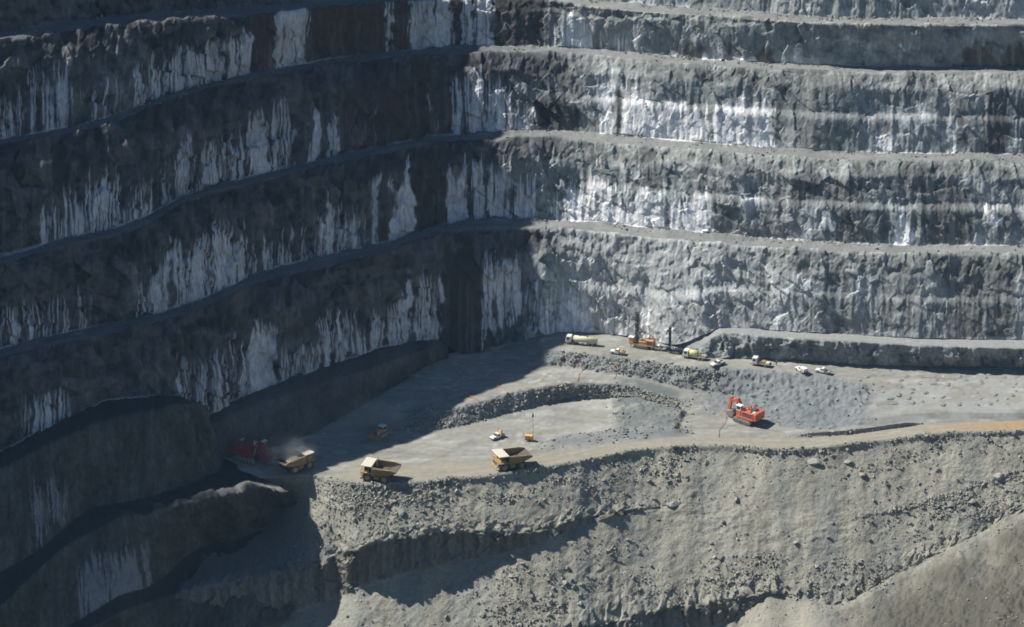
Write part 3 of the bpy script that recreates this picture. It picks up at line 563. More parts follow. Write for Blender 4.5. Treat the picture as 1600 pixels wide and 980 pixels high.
# low banks of pushed-up rock along the road edges
bank = 0.9 * np.exp(-((V - 6.02) / 0.10) ** 2) * sst(560, 640, U) * (0.5 + fbm(S / 6, S * 0, None, 2))
bank += 1.3 * np.exp(-((V - 4.82) / 0.10) ** 2) * np.clip(sst(1230, 1270, U) * (1 - sst(1410, 1450, U)) + sst(840, 870, U) * (1 - sst(1050, 1080, U)), 0, 1)
disp = 0.10 * small + 0.25 * lump * (1 - road) + pad0 * (1.3 + 1.2 * small) + 2.0 * mound + rub * (1.4 * blocky + 0.8 * small) + bank \
    + tal_ * (1 - cliff1 - cliff2) * (1.5 * lump + 0.9 * gully + 0.45 * small + 0.55 * blocky * sst(0.45, 0.62, fbm(X / 14, Y / 14, None, 3))) \
    + (cliff1 + cliff2) * (face_disp(S, Z, 33) * 1.15)
disp += sst(10.8, 11.3, V) * sst(1240, 1420, U) * (2.2 * lump + 1.2 * small + 0.9 * blocky)
lip = np.exp(-((V - 8.0) / 0.25) ** 2) + np.exp(-((V - 10.0) / 0.2) ** 2) * sst(840, 900, U)
disp += lip * (1.8 * (fbm(S / 4.5, S * 0 + 2, None, 3) - 0.5) + 1.2 * facet(S / 2.2, V * 6, 11)) * (1 - sst(1000, 1060, U) * (V < 9))
P, N = finish(P, disp, N)
C = np.empty(P.shape, np.float32)
C[:] = (0.262, 0.256, 0.225)
C *= (0.82 + 0.36 * fbm(X / 10, Y / 5, None, 4))[..., None]
C = mixc(C, (0.37, 0.37, 0.35), 0.6 * sst(0.56, 0.70, fbm(X / 9, Y / 3, None, 4)) * (V < 5))
trk = np.zeros_like(U); rt = np.random.default_rng(2)
for i in range(26):
    x0 = rt.uniform(-60, 150); y0 = rt.uniform(806, 862); a0 = rt.normal(0.15, 0.35); cu = rt.normal(0, 0.006)
    lx = (X - x0) * math.cos(a0) + (Y - y0) * math.sin(a0); ly = -(X - x0) * math.sin(a0) + (Y - y0) * math.cos(a0)
    ly = ly + cu * lx * lx
    ex = 1 - sst(25, 60, np.abs(lx) * rt.uniform(.7, 1.3))
    for off in (-2.4, 2.4):
        trk += rt.choice([-1, -1, 1]) * np.exp(-((ly - off) / 0.55) ** 2) * ex
C *= (1 + 0.13 * np.clip(trk, -2, 2) * (V < 6.0))[..., None]
C *= (0.9 + 0.2 * fbm(X / 2.2, Y / 1.2, None, 4))[..., None]
C = mixc(C, (0.42, 0.42, 0.40), 0.7 * sst(0.63, 0.72, fbm(X / 2.6 + 9, Y / 1.3, None, 3)) * sst(0.45, 0.6, fbm(X / 20, Y / 12, None, 2)) * (V < 5.0))
C = mixc(C, (0.17, 0.178, 0.175), 0.5 * sst(0.60, 0.72, fbm(X / 7 + 3, Y / 3 + 8, None, 4)) * (V < 5.0))
C = mixc(C, (0.30, 0.305, 0.292), band(0.9, 4.2, .3) * sst(1330, 1400, U) * 0.75 * sst(0.35, 0.55, fbm(X / 6, Y / 3, None, 4)))
C = mixc(C, (0.142, 0.164, 0.178), band(1.05, 3.5, .25) * sst(1070, 1150, U) * (1 - sst(1320, 1375, U)) * (0.7 + 0.3 * sst(.4, .6, fbm(X / 5, Y / 4, None, 3))))
C = mixc(C, (0.19, 0.205, 0.205), rub * 0.9)
pad = sst(955, 985, U + 14 * (vn(Y / 3, X / 3) - 0.5)) * (1 - sst(1045, 1072, U + 14 * (vn(Y / 3, X / 3) - 0.5))) * band(2.2, 4.7, 0.3)
pad = np.maximum(pad, pad0)
C = mixc(C, (0.135, 0.155, 0.15), pad * 0.9 * (0.6 + 0.4 * sst(0.4, 0.5, fbm(X / 4, Y / 4, None, 3))))
C = mixc(C, (0.19, 0.20, 0.20), np.clip(bank * 1.2, 0, 1) * 0.8)
rdc = np.empty_like(C); rdc[:] = (0.275, 0.255, 0.205); rdc *= (0.8 + 0.4 * fbm(S / 6, V * 14, None, 4))[..., None]
C = C + (rdc - C) * (road * 0.92)[..., None]
C = mixc(C, (0.34, 0.235, 0.125), road * sst(1400, 1600, U) * 0.85)
tc_ = np.empty_like(C); tc_[:] = (0.288, 0.276, 0.228)
tc_ *= (0.72 + 0.56 * fbm(S / 4, Y / 9, Z / 20, 4))[..., None]
tc_ = mixc(tc_, (0.235, 0.240, 0.218), sst(0.5, 0.65, fbm(S / 7, Z / 30, None, 3)) * 0.7)
tc_ = mixc(tc_, (0.07, 0.064, 0.05), sst(10.5, 11.3, V + 0.9 * lump) * sst(1240, 1420, U) * 0.85)
tc_ = mixc(tc_, (0.17, 0.162, 0.136), band(10.2, 10.9, 0.5) * (0.5 + 0.5 * sst(.4, .6, fbm(X / 6, Y / 6, None, 3))) * sst(1260, 1340, U) * 0.8)
tc_ = mixc(tc_, (0.165, 0.172, 0.178), (1 - sst(430, 500, U - 40 * (V - 7))) * (V < 8.1))  # shade put into the colour: talus darkened up to the benches' shadow edge
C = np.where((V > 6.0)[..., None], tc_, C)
C = mixc(C, (0.195, 0.182, 0.158), np.clip(cliff1 + cliff2, 0, 1) * 0.9)
C *= (1 - np.clip(cliff1 + cliff2, 0, 1) * (0.6 - 1.1 * fbm(S / 1.3, Z / 14, None, 3)))[..., None]
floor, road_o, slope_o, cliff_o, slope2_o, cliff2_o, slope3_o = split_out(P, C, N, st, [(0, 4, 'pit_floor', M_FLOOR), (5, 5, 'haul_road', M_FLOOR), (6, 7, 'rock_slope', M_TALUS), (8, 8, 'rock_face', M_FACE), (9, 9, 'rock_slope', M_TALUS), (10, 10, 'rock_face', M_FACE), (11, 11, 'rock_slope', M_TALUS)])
FLOOR_P, FLOOR_N, FLOOR_V, FLOOR_U, FLOOR_ST = P, N, V, U, st
FL_FLAT = P[FLOOR_ST[:, 0] <= 7].reshape(-1, 3)
def ground_z(x, y, r=1.2):
    d = (FL_FLAT[:, 0] - x) ** 2 + (FL_FLAT[:, 1] - y) ** 2
    m = d < r * r
    if m.any():
        z = FL_FLAT[m, 2]; return float(np.median(z[z > z.max() - 1.2]))
    return float(np.median(FL_FLAT[m, 2])) if m.any() else float(FL_FLAT[np.argmin(d), 2])

# ================================================================== objects: helpers
def mat(name, rgb, rough=0.6, metal=0.0, dust=0.25, dust_rgb=(0.42, 0.38, 0.31), scale=0.8, emit=None):
    m = bpy.data.materials.new(name); m.use_nodes = True
    t = m.node_tree; b = t.nodes['Principled BSDF']
    b.inputs['Roughness'].default_value = rough; b.inputs['Metallic'].default_value = metal
    b.inputs['Specular IOR Level'].default_value = 0.3
    tc = t.nodes.new('ShaderNodeTexCoord')
    n = t.nodes.new('ShaderNodeTexNoise'); n.inputs['Scale'].default_value = scale; n.inputs['Detail'].default_value = 5; n.inputs['Roughness'].default_value = 0.7
    t.links.new(tc.outputs['Object'], n.inputs['Vector'])
    mr = t.nodes.new('ShaderNodeMapRange'); mr.inputs['From Min'].default_value = 0.35; mr.inputs['From Max'].default_value = 0.7
    mr.inputs['To Min'].default_value = dust * 0.4; mr.inputs['To Max'].default_value = min(1.0, dust * 1.7)
    t.links.new(n.outputs[0], mr.inputs[0])
    mx = t.nodes.new('ShaderNodeMix'); mx.data_type = 'RGBA'
    mx.inputs[6].default_value = (*rgb, 1); mx.inputs[7].default_value = (*dust_rgb, 1)
    t.links.new(mr.outputs[0], mx.inputs[0]); t.links.new(mx.outputs[2], b.inputs['Base Color'])
    if emit:
        b.inputs['Emission Color'].default_value = (*emit[0], 1); b.inputs['Emission Strength'].default_value = emit[1]
    return m
Y_PAINT = mat('yellow_truck_paint', (0.40, 0.215, 0.045), 0.6, dust=0.28)
TRAY = mat('worn_tray_steel', (0.32, 0.185, 0.055), 0.65, dust=0.25)
TRAY_IN = mat('scraped_tray_floor', (0.07, 0.052, 0.042), 0.8, dust=0.1)
CANOPY = mat('dust_covered_canopy', (0.66, 0.60, 0.49), 0.7, dust=0.3, dust_rgb=(0.5, 0.46, 0.38))
RUBBER = mat('dusty_rubber', (0.035, 0.033, 0.03), 0.9, dust=0.3, dust_rgb=(0.2, 0.17, 0.13))
RIM = mat('wheel_rim_paint', (0.30, 0.20, 0.09), 0.6, dust=0.4)
DARKM = mat('dark_machinery', (0.045, 0.045, 0.05), 0.7, dust=0.15)
GLASS = mat('dark_cab_glass', (0.02, 0.025, 0.03), 0.15, dust=0.08)
WHITE_P = mat('white_vehicle_paint', (0.78, 0.78, 0.75), 0.4, dust=0.15)
CREAM = mat('cream_tank_paint', (0.66, 0.62, 0.42), 0.5, dust=0.2)
YEL_T = mat('pale_yellow_tank_paint', (0.72, 0.66, 0.25), 0.5, dust=0.3)
ORANGE = mat('orange_equipment_paint', (0.58, 0.24, 0.07), 0.5, dust=0.3)
ORANGE_L = mat('light_orange_paint', (0.78, 0.40, 0.14), 0.5, dust=0.15)
RED_P = mat('red_orange_excavator_paint', (0.62, 0.085, 0.03), 0.55, dust=0.2)
RED_D = mat('deep_red_shovel_paint', (0.27, 0.022, 0.016), 0.5, dust=0.1)
STEEL = mat('bucket_steel', (0.17, 0.165, 0.155), 0.6, metal=0.0, dust=0.35)
TRACKM = mat('dusty_track_steel', (0.12, 0.11, 0.10), 0.8, dust=0.55)
GREYM = mat('grey_steel', (0.33, 0.33, 0.32), 0.55, dust=0.25)
BLUEM = mat('dark_blue_machine_paint', (0.018, 0.032, 0.07), 0.5, dust=0.07)
TAPE = mat('orange_barrier_tape', (0.80, 0.20, 0.08), 0.6, dust=0.1)
CLOTH = mat('dark_work_cloth', (0.03, 0.035, 0.06), 0.9, dust=0.1)
SKIN = mat('skin', (0.40, 0.25, 0.18), 0.7, dust=0.05)
HAT = mat('white_hard_hat', (0.7, 0.7, 0.66), 0.4, dust=0.1)
LAMP = mat('lit_lamp', (0.9, 0.88, 0.8), 0.3, dust=0.0, emit=((1.0, 0.92, 0.8), 2.0))
LENS = mat('lamp_lens', (0.6, 0.6, 0.58), 0.2, dust=0.1)

def empty(name, label, cat, loc, rz=0.0, group=None):
    o = bpy.data.objects.new(name, None); col.objects.link(o)
    o.empty_display_size = 0.5
    o.location = loc; o.rotation_euler = (0, 0, rz)
    o['label'] = label; o['category'] = cat
    if group: o['group'] = group
    return o

class MB:
    def __init__(s): s.bm = bmesh.new()
    def box(s, x0, x1, y0, y1, z0, z1, taper=None, M=None):
        v = [s.bm.verts.new((x, y, z)) for z in (z0, z1) for (x, y) in ((x0, y0), (x1, y0), (x1, y1), (x0, y1))]
        if taper:      # (front inset, rear inset, side inset) at the top
            f, r, sd = taper
            v[4].co.x += r; v[7].co.x += r; v[5].co.x -= f; v[6].co.x -= f
            for i in (4, 5): v[i].co.y += sd
            for i in (6, 7): v[i].co.y -= sd
        for f in ((3, 2, 1, 0), (4, 5, 6, 7), (0, 1, 5, 4), (1, 2, 6, 5), (2, 3, 7, 6), (3, 0, 4, 7)):
            s.bm.faces.new([v[i] for i in f])
        if M: bmesh.ops.transform(s.bm, matrix=M, verts=v)
        return s
    def prism(s, prof, y0, y1):            # profile in x,z, extruded along y
        a = [s.bm.verts.new((x, y0, z)) for x, z in prof]; b = [s.bm.verts.new((x, y1, z)) for x, z in prof]
        n = len(prof)
        s.bm.faces.new(a); s.bm.faces.new(b[::-1])
        for i in range(n): s.bm.faces.new((a[i], b[i], b[(i + 1) % n], a[(i + 1) % n]))
        return s
    def cyl(s, p, q, r, seg=14, r2=None, rings=None):
        p, q = Vector(p), Vector(q); d = q - p
        Q = d.to_track_quat('Z', 'Y').to_matrix()
        st = rings or [(0, r), (1, r if r2 is None else r2)]
        prev = None; first = None
        for (t, rr) in st:
            ring = [s.bm.verts.new(p + d * t + Q @ Vector((rr * math.cos(2 * math.pi * i / seg), rr * math.sin(2 * math.pi * i / seg), 0))) for i in range(seg)]
            if prev:
                for i in range(seg): s.bm.faces.new((prev[i], prev[(i + 1) % seg], ring[(i + 1) % seg], ring[i]))
            else: first = ring
            prev = ring
        s.bm.faces.new(first[::-1]); s.bm.faces.new(prev)
        return s
    def bar(s, p, q, w, h):
        p, q = Vector(p), Vector(q); d = q - p
        Q = d.to_track_quat('X', 'Z').to_matrix().to_4x4()
        return s.box(0, d.length, -w / 2, w / 2, -h / 2, h / 2, M=Matrix.Translation(p) @ Q)
    def build(s, name, m, parent=None, bevel=0.0, smooth=False):
        bmesh.ops.recalc_face_normals(s.bm, faces=s.bm.faces)
        if bevel:
            bmesh.ops.bevel(s.bm, geom=[e for e in s.bm.edges if e.is_manifold and e.calc_face_angle(0) > 0.6], offset=bevel, segments=1, affect='EDGES', clamp_overlap=True)
        me = bpy.data.meshes.new(name); s.bm.to_mesh(me); s.bm.free()
        me.materials.append(m)
        if smooth:
            for p in me.polygons: p.use_smooth = len(p.vertices) <= 4
        o = bpy.data.objects.new(name, me); col.objects.link(o)
        if parent: o.parent = parent
        return o

def copy_tree(o, parent=None):
    c = o.copy(); col.objects.link(c)
    if parent: c.parent = parent; c.matrix_parent_inverse = o.matrix_parent_inverse
    for ch in list(o.children): copy_tree(ch, c)
    return c
def place(o, x, y, deg, label=None, dz=0.0, r=1.5):
    o.location = (x, y, ground_z(x, y, r) + dz)
    o.rotation_euler = (0, 0, R(deg))
    if label: o['label'] = label
    return o

def wheel(parent, x, y, r, w, seg=20):
    b = MB(); s = 1 if y > 0 else -1
    b.cyl((x, y - w / 2, r), (x, y + w / 2, r), r, seg, rings=[(0, r * 0.80), (0.1, r * 0.96), (0.25, r), (0.75, r), (0.9, r * 0.96), (1, r * 0.80)])
    t = b.build('tyre', RUBBER, parent, smooth=True)
    b = MB(); yo = y + s * w / 2
    b.cyl((x, yo - s * 0.05, r), (x, yo + s * 0.02, r), r * 0.56, 14, rings=[(0, r * 0.56), (1, r * 0.5)])
    b.cyl((x, yo + s * 0.02, r), (x, yo + s * 0.10, r), r * 0.26, 10)
    b.build('rim', RIM, t, smooth=False)
    return t

# ------------------------------------------------------------------ haul trucks
def make_haul_truck():
    t = empty('haul_truck', '', 'haul truck', (0, 0, 0), 0, 'yellow haul trucks on the pit floor')
    for sy in (1, -1):
        wheel(t, 3.0, sy * 2.75, 1.75, 1.15)
        wheel(t, -2.7, sy * 2.95, 1.75, 1.15)
        wheel(t, -2.7, sy * 1.65, 1.75, 1.05)
    b = MB()
    for sy in (1, -1): b.box(-4.0, 4.9, sy * 0.75 - 0.22, sy * 0.75 + 0.22, 1.5, 2.35)
    b.box(-3.1, -2.3, -2.2, 2.2, 1.35, 2.15).box(2.7, 3.3, -2.1, 2.1, 1.4, 2.0).box(0.6, 1.2, -0.9, 0.9, 1.6, 2.7)
    b.build('chassis', DARKM, t, 0.04)
    MB().box(-0.9, 1.0, 1.6, 2.9, 1.0, 2.3).build('fuel_tank', TRAY, t, 0.12)
    MB().box(-0.9, 1.0, -2.9, -1.6, 1.0, 2.3).build('hydraulic_tank', TRAY, t, 0.12)
    MB().box(4.85, 5.45, -3.2, 3.2, 0.95, 1.65).box(4.95, 5.35, -1.5, 1.5, 0.65, 0.95).build('bumper', Y_PAINT, t, 0.08)
    b = MB().box(3.0, 5.05, -1.55, 1.55, 1.7, 3.45, taper=(0.1, 0, 0.05)).build('engine_bonnet', Y_PAINT, t, 0.1)
    g = MB()
    for k in range(7): g.box(5.02, 5.12, -1.2, 1.2, 1.85 + k * 0.2, 1.95 + k * 0.2)
    g.build('radiator_grille', DARKM, t)
    b = MB().box(1.75, 5.2, -3.45, 3.45, 3.46, 3.66)
    for sy in (1, -1): b.box(2.0, 4.7, sy * 3.15 - 0.3, sy * 3.15 + 0.3, 3.2, 3.459)
    b.build('deck', Y_PAINT, t, 0.03)
    for sy in (1, -1):
        r = MB().bar((5.1, sy * 3.4, 4.55), (5.1, sy * 1.0, 4.55), 0.07, 0.07)
        for yy in (3.4, 2.6, 1.8, 1.0): r.bar((5.1, sy * yy, 3.66), (5.1, sy * yy, 4.55), 0.07, 0.07)
        r.build('handrail', Y_PAINT, t)
    c = MB().box(2.5, 4.3, 0.55, 2.75, 3.67, 5.35, taper=(0.2, 0, 0.05)).build('cab', Y_PAINT, t, 0.06)
    MB().box(4.16, 4.27, 0.75, 2.55, 4.4, 5.15, taper=(0.09, -0.09, 0)).build('windscreen', GLASS, c)
    MB().box(2.8, 4.0, 2.72, 2.76, 4.4, 5.15).build('side_window', GLASS, c)
    MB().box(2.6, 4.2, -2.7, -1.2, 3.67, 4.6).build('electrical_cabinet', Y_PAINT, t, 0.05)
    b = MB()
    b.bar((5.5, 1.05, 1.1), (5.22, 2.3, 3.6), 0.09, 0.12)
    b.bar((5.5, 1.75, 1.1), (5.22, 3.0, 3.6), 0.09, 0.12)
    for k in range(7):
        w = (k + 0.5) / 7
        b.box(5.5 - 0.28 * w - 0.08, 5.5 - 0.28 * w + 0.14, 1.05 + 1.2 * w, 1.75 + 1.2 * w, 1.1 + 2.5 * w - 0.03, 1.1 + 2.5 * w + 0.03)
    b.build('access_ladder', GREYM, t)
    for sy in (2.3, -2.3):
        MB().cyl((5.4, sy, 1.32), (5.5, sy, 1.32), 0.22, 12).build('headlight', LENS, t)
    # tray: floor, two sides, front wall, forward canopy
    side = [(1.55, 2.75), (1.45, 5.85), (-4.6, 5.5), (-6.6, 4.9), (-6.7, 4.4), (-3.4, 3.05)]
    tr = MB().prism([(1.55, 2.75), (1.55, 3.05), (-3.3, 3.4), (-6.6, 4.7), (-6.7, 4.4), (-3.4, 3.05)], -3.15, 3.15).build('tray', TRAY_IN, t, 0.03)
    for sy in (1, -1):
        b = MB().prism(side, sy * 3.5 if sy < 0 else 3.15, sy * 3.15 if sy < 0 else 3.5)
        o = b.build('tray_side', TRAY, tr, 0.03)
        b = MB()
        b.box(-4.6, 1.3, sy * 3.6 - 0.12, sy * 3.6 + 0.12, 5.2, 5.42)
        for xx in (0.8, -0.5, -1.8, -3.1, -4.4):
            b.box(xx - 0.14, xx + 0.14, sy * 3.6 - 0.11, sy * 3.6 + 0.11, 3.2 + max(0, -xx - 3.1) * 0.35, 5.19)
        b.build('tray_rib', TRAY, o, 0.02)
    MB().prism([(1.56, 2.9), (1.85, 2.9), (1.95, 5.9), (1.56, 5.9)], -3.14, 3.14).build('tray_front_wall', TRAY_IN, tr)
    MB().prism([(1.5, 5.905), (1.5, 6.1), (4.9, 6.3), (5.1, 6.18), (4.85, 6.06)], -3.4, 3.4).build('canopy', CANOPY, tr, 0.03)
    b = MB()
    for yy in (-2.4, -0.8, 0.8, 2.4): b.prism([(1.96, 5.3), (1.96, 5.9), (4.4, 6.0)], yy - 0.08, yy + 0.08)
    b.build('canopy_gusset', TRAY, tr)
    return t
truck = make_haul_truck()
truck.scale = (0.95, 0.95, 0.87)
place(truck, -40.9, 802.3, 166, 'empty yellow haul truck driving past the rocky edge, its rear turned to the viewer')
t2 = place(copy_tree(truck), -0.6, 810.8, -158, 'yellow haul truck with shaded flank, front turned to the viewer, nearest the light tower')
t3 = place(copy_tree(truck), -66.8, 810.0, 38, 'haul truck with sunlit pale canopy being loaded in dust beside the red shovel')
ld = None
# spoil heaped in the tray of the truck at the shovel
def heap(parent, seed):
    rr = random.Random(seed); bm = bmesh.new(); n = 12; m = 8
    vs = [[bm.verts.new((-4.6 + 5.9 * i / (n - 1), -3.0 + 6.0 * j / (m - 1), 4.6 + 1.3 * math.sin(math.pi * i / (n - 1)) * math.sin(math.pi * j / (m - 1)) + rr.uniform(-.2, .2))) for j in range(m)] for i in range(n)]
    for i in range(n - 1):
        for j in range(m - 1): bm.faces.new((vs[i][j], vs[i + 1][j], vs[i + 1][j + 1], vs[i][j + 1]))
    b = MB(); b.bm.free(); b.bm = bm
    return b
SPOIL = mat('spoil_load', (0.26, 0.26, 0.25), 0.95, dust=0.3, scale=2.0)
hp = heap(t3, 3).build('spoil_load', SPOIL, None)
hp.location = t3.location; hp.scale = t3.scale; hp.rotation_euler = t3.rotation_euler
hp['label'] = 'heap of broken grey rock lying in the tray of the truck at the shovel'; hp['category'] = 'rock load'

# ------------------------------------------------------------------ tracked machines
def track(parent, x0, x1, y, w, h, m=TRACKM):
    b = MB(); r = h / 2; prof = []
    for k in range(9): a = -math.pi / 2 + math.pi * k / 8; prof.append((x1 - r + r * math.cos(a), r + r * math.sin(a)))
    for k in range(9): a = math.pi / 2 + math.pi * k / 8; prof.append((x0 + r + r * math.cos(a), r + r * math.sin(a)))
    b.prism(prof, y - w / 2, y + w / 2)
    n = int((x1 - x0) / 0.5)
    for k in range(n):
        xx = x0 + r + (x1 - x0 - 2 * r) * k / max(1, n - 1)
        b.box(xx - 0.1, xx + 0.1, y - w / 2 - 0.04, y + w / 2 + 0.04, h + 0.002, h + 0.08)
    t = b.build('track', m, parent)
    b = MB(); s = 1 if y > 0 else -1
    for k in range(6):
        xx = x0 + r + (x1 - x0 - 2 * r) * k / 5
        b.cyl((xx, y + s * (w / 2), r * 0.75), (xx, y + s * (w / 2 + 0.1), r * 0.75), r * 0.5, 10)
    b.build('track_roller', DARKM, t)
    return t

def make_excavator(label, paint, boom, stick, bucket_pts, swing, lamps, roof=WHITE_P):
    t = empty('mining_excavator', label, 'excavator', (0, 0, 0))
    for sy in (1, -1): track(t, -3.9, 3.9, sy * 2.6, 1.3, 1.75)
    MB().box(-2.2, 2.2, -1.95, 1.95, 0.7, 1.5).cyl((0, 0, 1.5), (0, 0, 2.0), 1.7, 18).build('undercarriage', DARKM, t)
    b = MB().box(-5.0, 2.6, -3.0, 3.0, 2.0, 2.7).box(-4.9, 0.5, -2.95, 2.95, 2.701, 4.9).box(0.5, 2.3, -2.9, -1.2, 2.701, 4.2)
    h = b.build('body', paint, t, 0.08)
    MB().box(-6.2, -5.01, -2.9, 2.9, 2.1, 5.0).build('counterweight', paint, t, 0.2)
    g = MB()
    for k in range(6): g.box(-4.4, -0.2, 2.952, 3.0, 3.0 + k * 0.28, 3.12 + k * 0.28)
    g.build('engine_louvre', DARKM, h)
    MB().box(-4.0, -2.0, -2.0, 0.4, 4.901, 5.5).cyl((-1.2, -1.2, 4.9), (-1.2, -1.2, 6.0), 0.22, 10).cyl((-1.2, 0.2, 4.9), (-1.2, 0.2, 6.0), 0.22, 10).cyl((-3.4, 1.6, 4.9), (-3.4, 1.6, 5.5), 0.5, 12).build('exhaust_stack', DARKM, h)
    MB().box(-5.0, -4.1, 0.8, 2.6, 4.902, 5.15).build('roof_hatch', WHITE_P, h)
    for (xa, xb, yy) in ((-4.8, 0.4, 2.85), (-4.8, 0.4, -2.85)):
        r = MB().bar((xa, yy, 5.85), (xb, yy, 5.85), 0.06, 0.06)
        for k in range(5): xx = xa + (xb - xa) * k / 4; r.bar((xx, yy, 4.9), (xx, yy, 5.85), 0.06, 0.06)
        r.build('handrail', paint, h)
    MB().box(0.7, 2.5, 1.3, 2.95, 2.701, 4.7).build('cab_riser', paint, t, 0.05)
    c = MB().box(0.6, 2.7, 1.2, 3.0, 4.701, 6.5, taper=(0.15, 0, 0.05)).build('cab', WHITE_P, t, 0.06)
    MB().box(0.4, 2.85, 1.1, 3.1, 6.501, 6.68).build('cab_roof', roof, c, 0.04)
    MB().box(2.56, 2.70, 1.35, 2.85, 5.1, 6.3, taper=(0.09, -0.09, 0)).build('windscreen', GLASS, c)
    MB().box(0.9, 2.4, 2.96, 3.02, 5.2, 6.3).build('side_window', GLASS, c)
    MB().box(0.56, 0.6, 1.5, 2.8, 5.3, 6.3).build('rear_window', GLASS, c)
    b = MB()
    for i in range(len(boom) - 1):
        b.bar((boom[i][0], 0, boom[i][1]), (boom[i + 1][0], 0, boom[i + 1][1]), 1.3, 1.5 - 0.2 * i)
    for p in boom[1:-1]: b.cyl((p[0], -0.66, p[1]), (p[0], 0.66, p[1]), 0.75, 14)
    bo = b.build('boom', paint, t, 0.08)
    for sy in (0.85, -0.85):
        b = MB().cyl((2.4, sy, 2.5), ((boom[1][0] + 2.4) / 2, sy, (boom[1][1] + 2.5) / 2), 0.26, 10).cyl(((boom[1][0] + 2.4) / 2, sy, (boom[1][1] + 2.5) / 2), (boom[1][0], sy, boom[1][1] - 0.2), 0.15, 10)
        b.build('hydraulic_ram', GREYM, bo)
    b = MB().bar((stick[0][0], 0, stick[0][1]), (stick[1][0], 0, stick[1][1]), 0.95, 1.15)
    b.cyl((stick[0][0], -0.6, stick[0][1]), (stick[0][0], 0.6, stick[0][1]), 0.6, 14).cyl((stick[1][0], -0.6, stick[1][1]), (stick[1][0], 0.6, stick[1][1]), 0.45, 12)
    st = b.build('stick', paint, t, 0.06)
    b = MB().prism(bucket_pts, -1.9, 1.9)
    bk = b.build('bucket', STEEL, t, 0.05)
    b = MB()
    xs = sorted(bucket_pts, key=lambda p: p[1])[0]
    for k in range(5): b.prism([(xs[0], xs[1] + 0.3), (xs[0] + 0.35, xs[1] + 0.2), (xs[0] - 0.2, xs[1] - 0.35)], -1.7 + k * 0.8, -1.4 + k * 0.8)
    b.build('bucket_tooth', GREYM, bk)
    for q in lamps:
        MB().cyl(q, (q[0] + 0.06, q[1], q[2]), 0.16, 10).build('work_lamp', LAMP, t)
    return t
ex = make_excavator('red orange excavator with white cab roof parked before the blue grey rock pile', RED_P,
    [(2.2, 3.2), (4.0, 7.4), (6.2, 6.5)], [(6.9, 7.3), (7.9, 2.2)],
    [(7.9, 2.6), (7.6, 1.0), (6.3, 0.3), (4.9, 0.9), (4.4, 2.6), (5.1, 3.7), (6.2, 3.0)], 0, [])
ex.scale = (0.87, 0.87, 0.87)
place(ex, 75.1, 843.3, 140, r=3)
sh = make_excavator('dark red mining shovel working in deep shade under the left wall', RED_D,
    [(2.2, 3.2), (4.0, 6.6), (6.0, 7.6)], [(6.0, 7.6), (7.0, 4.4)],
    [(6.6, 5.0), (7.6, 5.2), (8.0, 3.4), (7.6, 1.4), (6.7, 1.2), (6.0, 2.8)], 0, [(-6.27, 1.0, 2.9), (-6.27, -1.0, 2.9)], roof=DARKM)
place(sh, -81.8, 817.0, -38, r=2)
for ch in sh.children:
    if ch.name.startswith('bucket'): ch.data.materials[0] = RED_D
MB().box(5.7, 6.9, -0.9, 0.9, 8.15, 8.4).build('bucket_lip', CANOPY, sh)

# bulldozer
def make_dozer():
    t = empty('bulldozer', 'dusty yellow bulldozer working in the shade under the dust plume', 'bulldozer', (0, 0, 0))
    for sy in (1, -1): track(t, -2.6, 2.4, sy * 1.35, 0.75, 1.5)
    MB().box(-2.6, 2.6, -0.95, 0.95, 0.75, 1.6).build('chassis', Y_PAINT, t, 0.05)
    MB().box(0.0, 2.7, -0.75, 0.75, 1.601, 2.85, taper=(0.2, 0, 0.05)).build('engine_bonnet', Y_PAINT, t, 0.08)
    g = MB()
    for k in range(5): g.box(2.6, 2.72, -0.6, 0.6, 1.7 + 0.2 * k, 1.8 + 0.2 * k)
    g.build('radiator_grille', DARKM, t)
    MB().cyl((1.2, 0.3, 2.8), (1.2, 0.3, 3.8), 0.12, 10).build('exhaust_stack', DARKM, t)
    c = MB().box(-1.9, 0.0, -0.95, 0.95, 1.602, 3.5, taper=(0.2, 0.1, 0.1)).build('cab', Y_PAINT, t, 0.05)
    MB().box(-0.2, 0.02, -0.75, 0.75, 2.4, 3.35, taper=(0.12, -0.1, 0.03)).build('windscreen', GLASS, c)
    for sy in (0.895, -0.895): MB().box(-1.6, -0.4, sy - .055, sy + .055, 2.5, 3.35).build('side_window', GLASS, c)
    MB().box(-2.1, 0.2, -1.15, 1.15, 3.501, 3.65).build('cab_roof', WHITE_P, c, 0.03)
    prof = [(3.5, 0.15), (3.75, 0.5), (3.65, 1.1), (3.9, 1.75), (3.75, 1.8), (3.45, 1.1), (3.55, 0.5), (3.4, 0.2)]
    bl = MB().prism(prof, -2.3, 2.3).build('blade', Y_PAINT, t, 0.02)
    for sy in (1, -1): MB().bar((-1.0, sy * 1.9, 0.7), (3.5, sy * 1.9, 0.6), 0.25, 0.35).build('push_arm', Y_PAINT, t)
    MB().box(-3.4, -2.6, -0.3, 0.3, 0.7, 1.3).prism([(-3.4, 1.6), (-3.1, 1.6), (-3.2, 0.3), (-3.4, 0.2)], -0.12, 0.12).build('ripper', GREYM, t)
    return t
place(make_dozer(), -41.7, 833.3, -125)

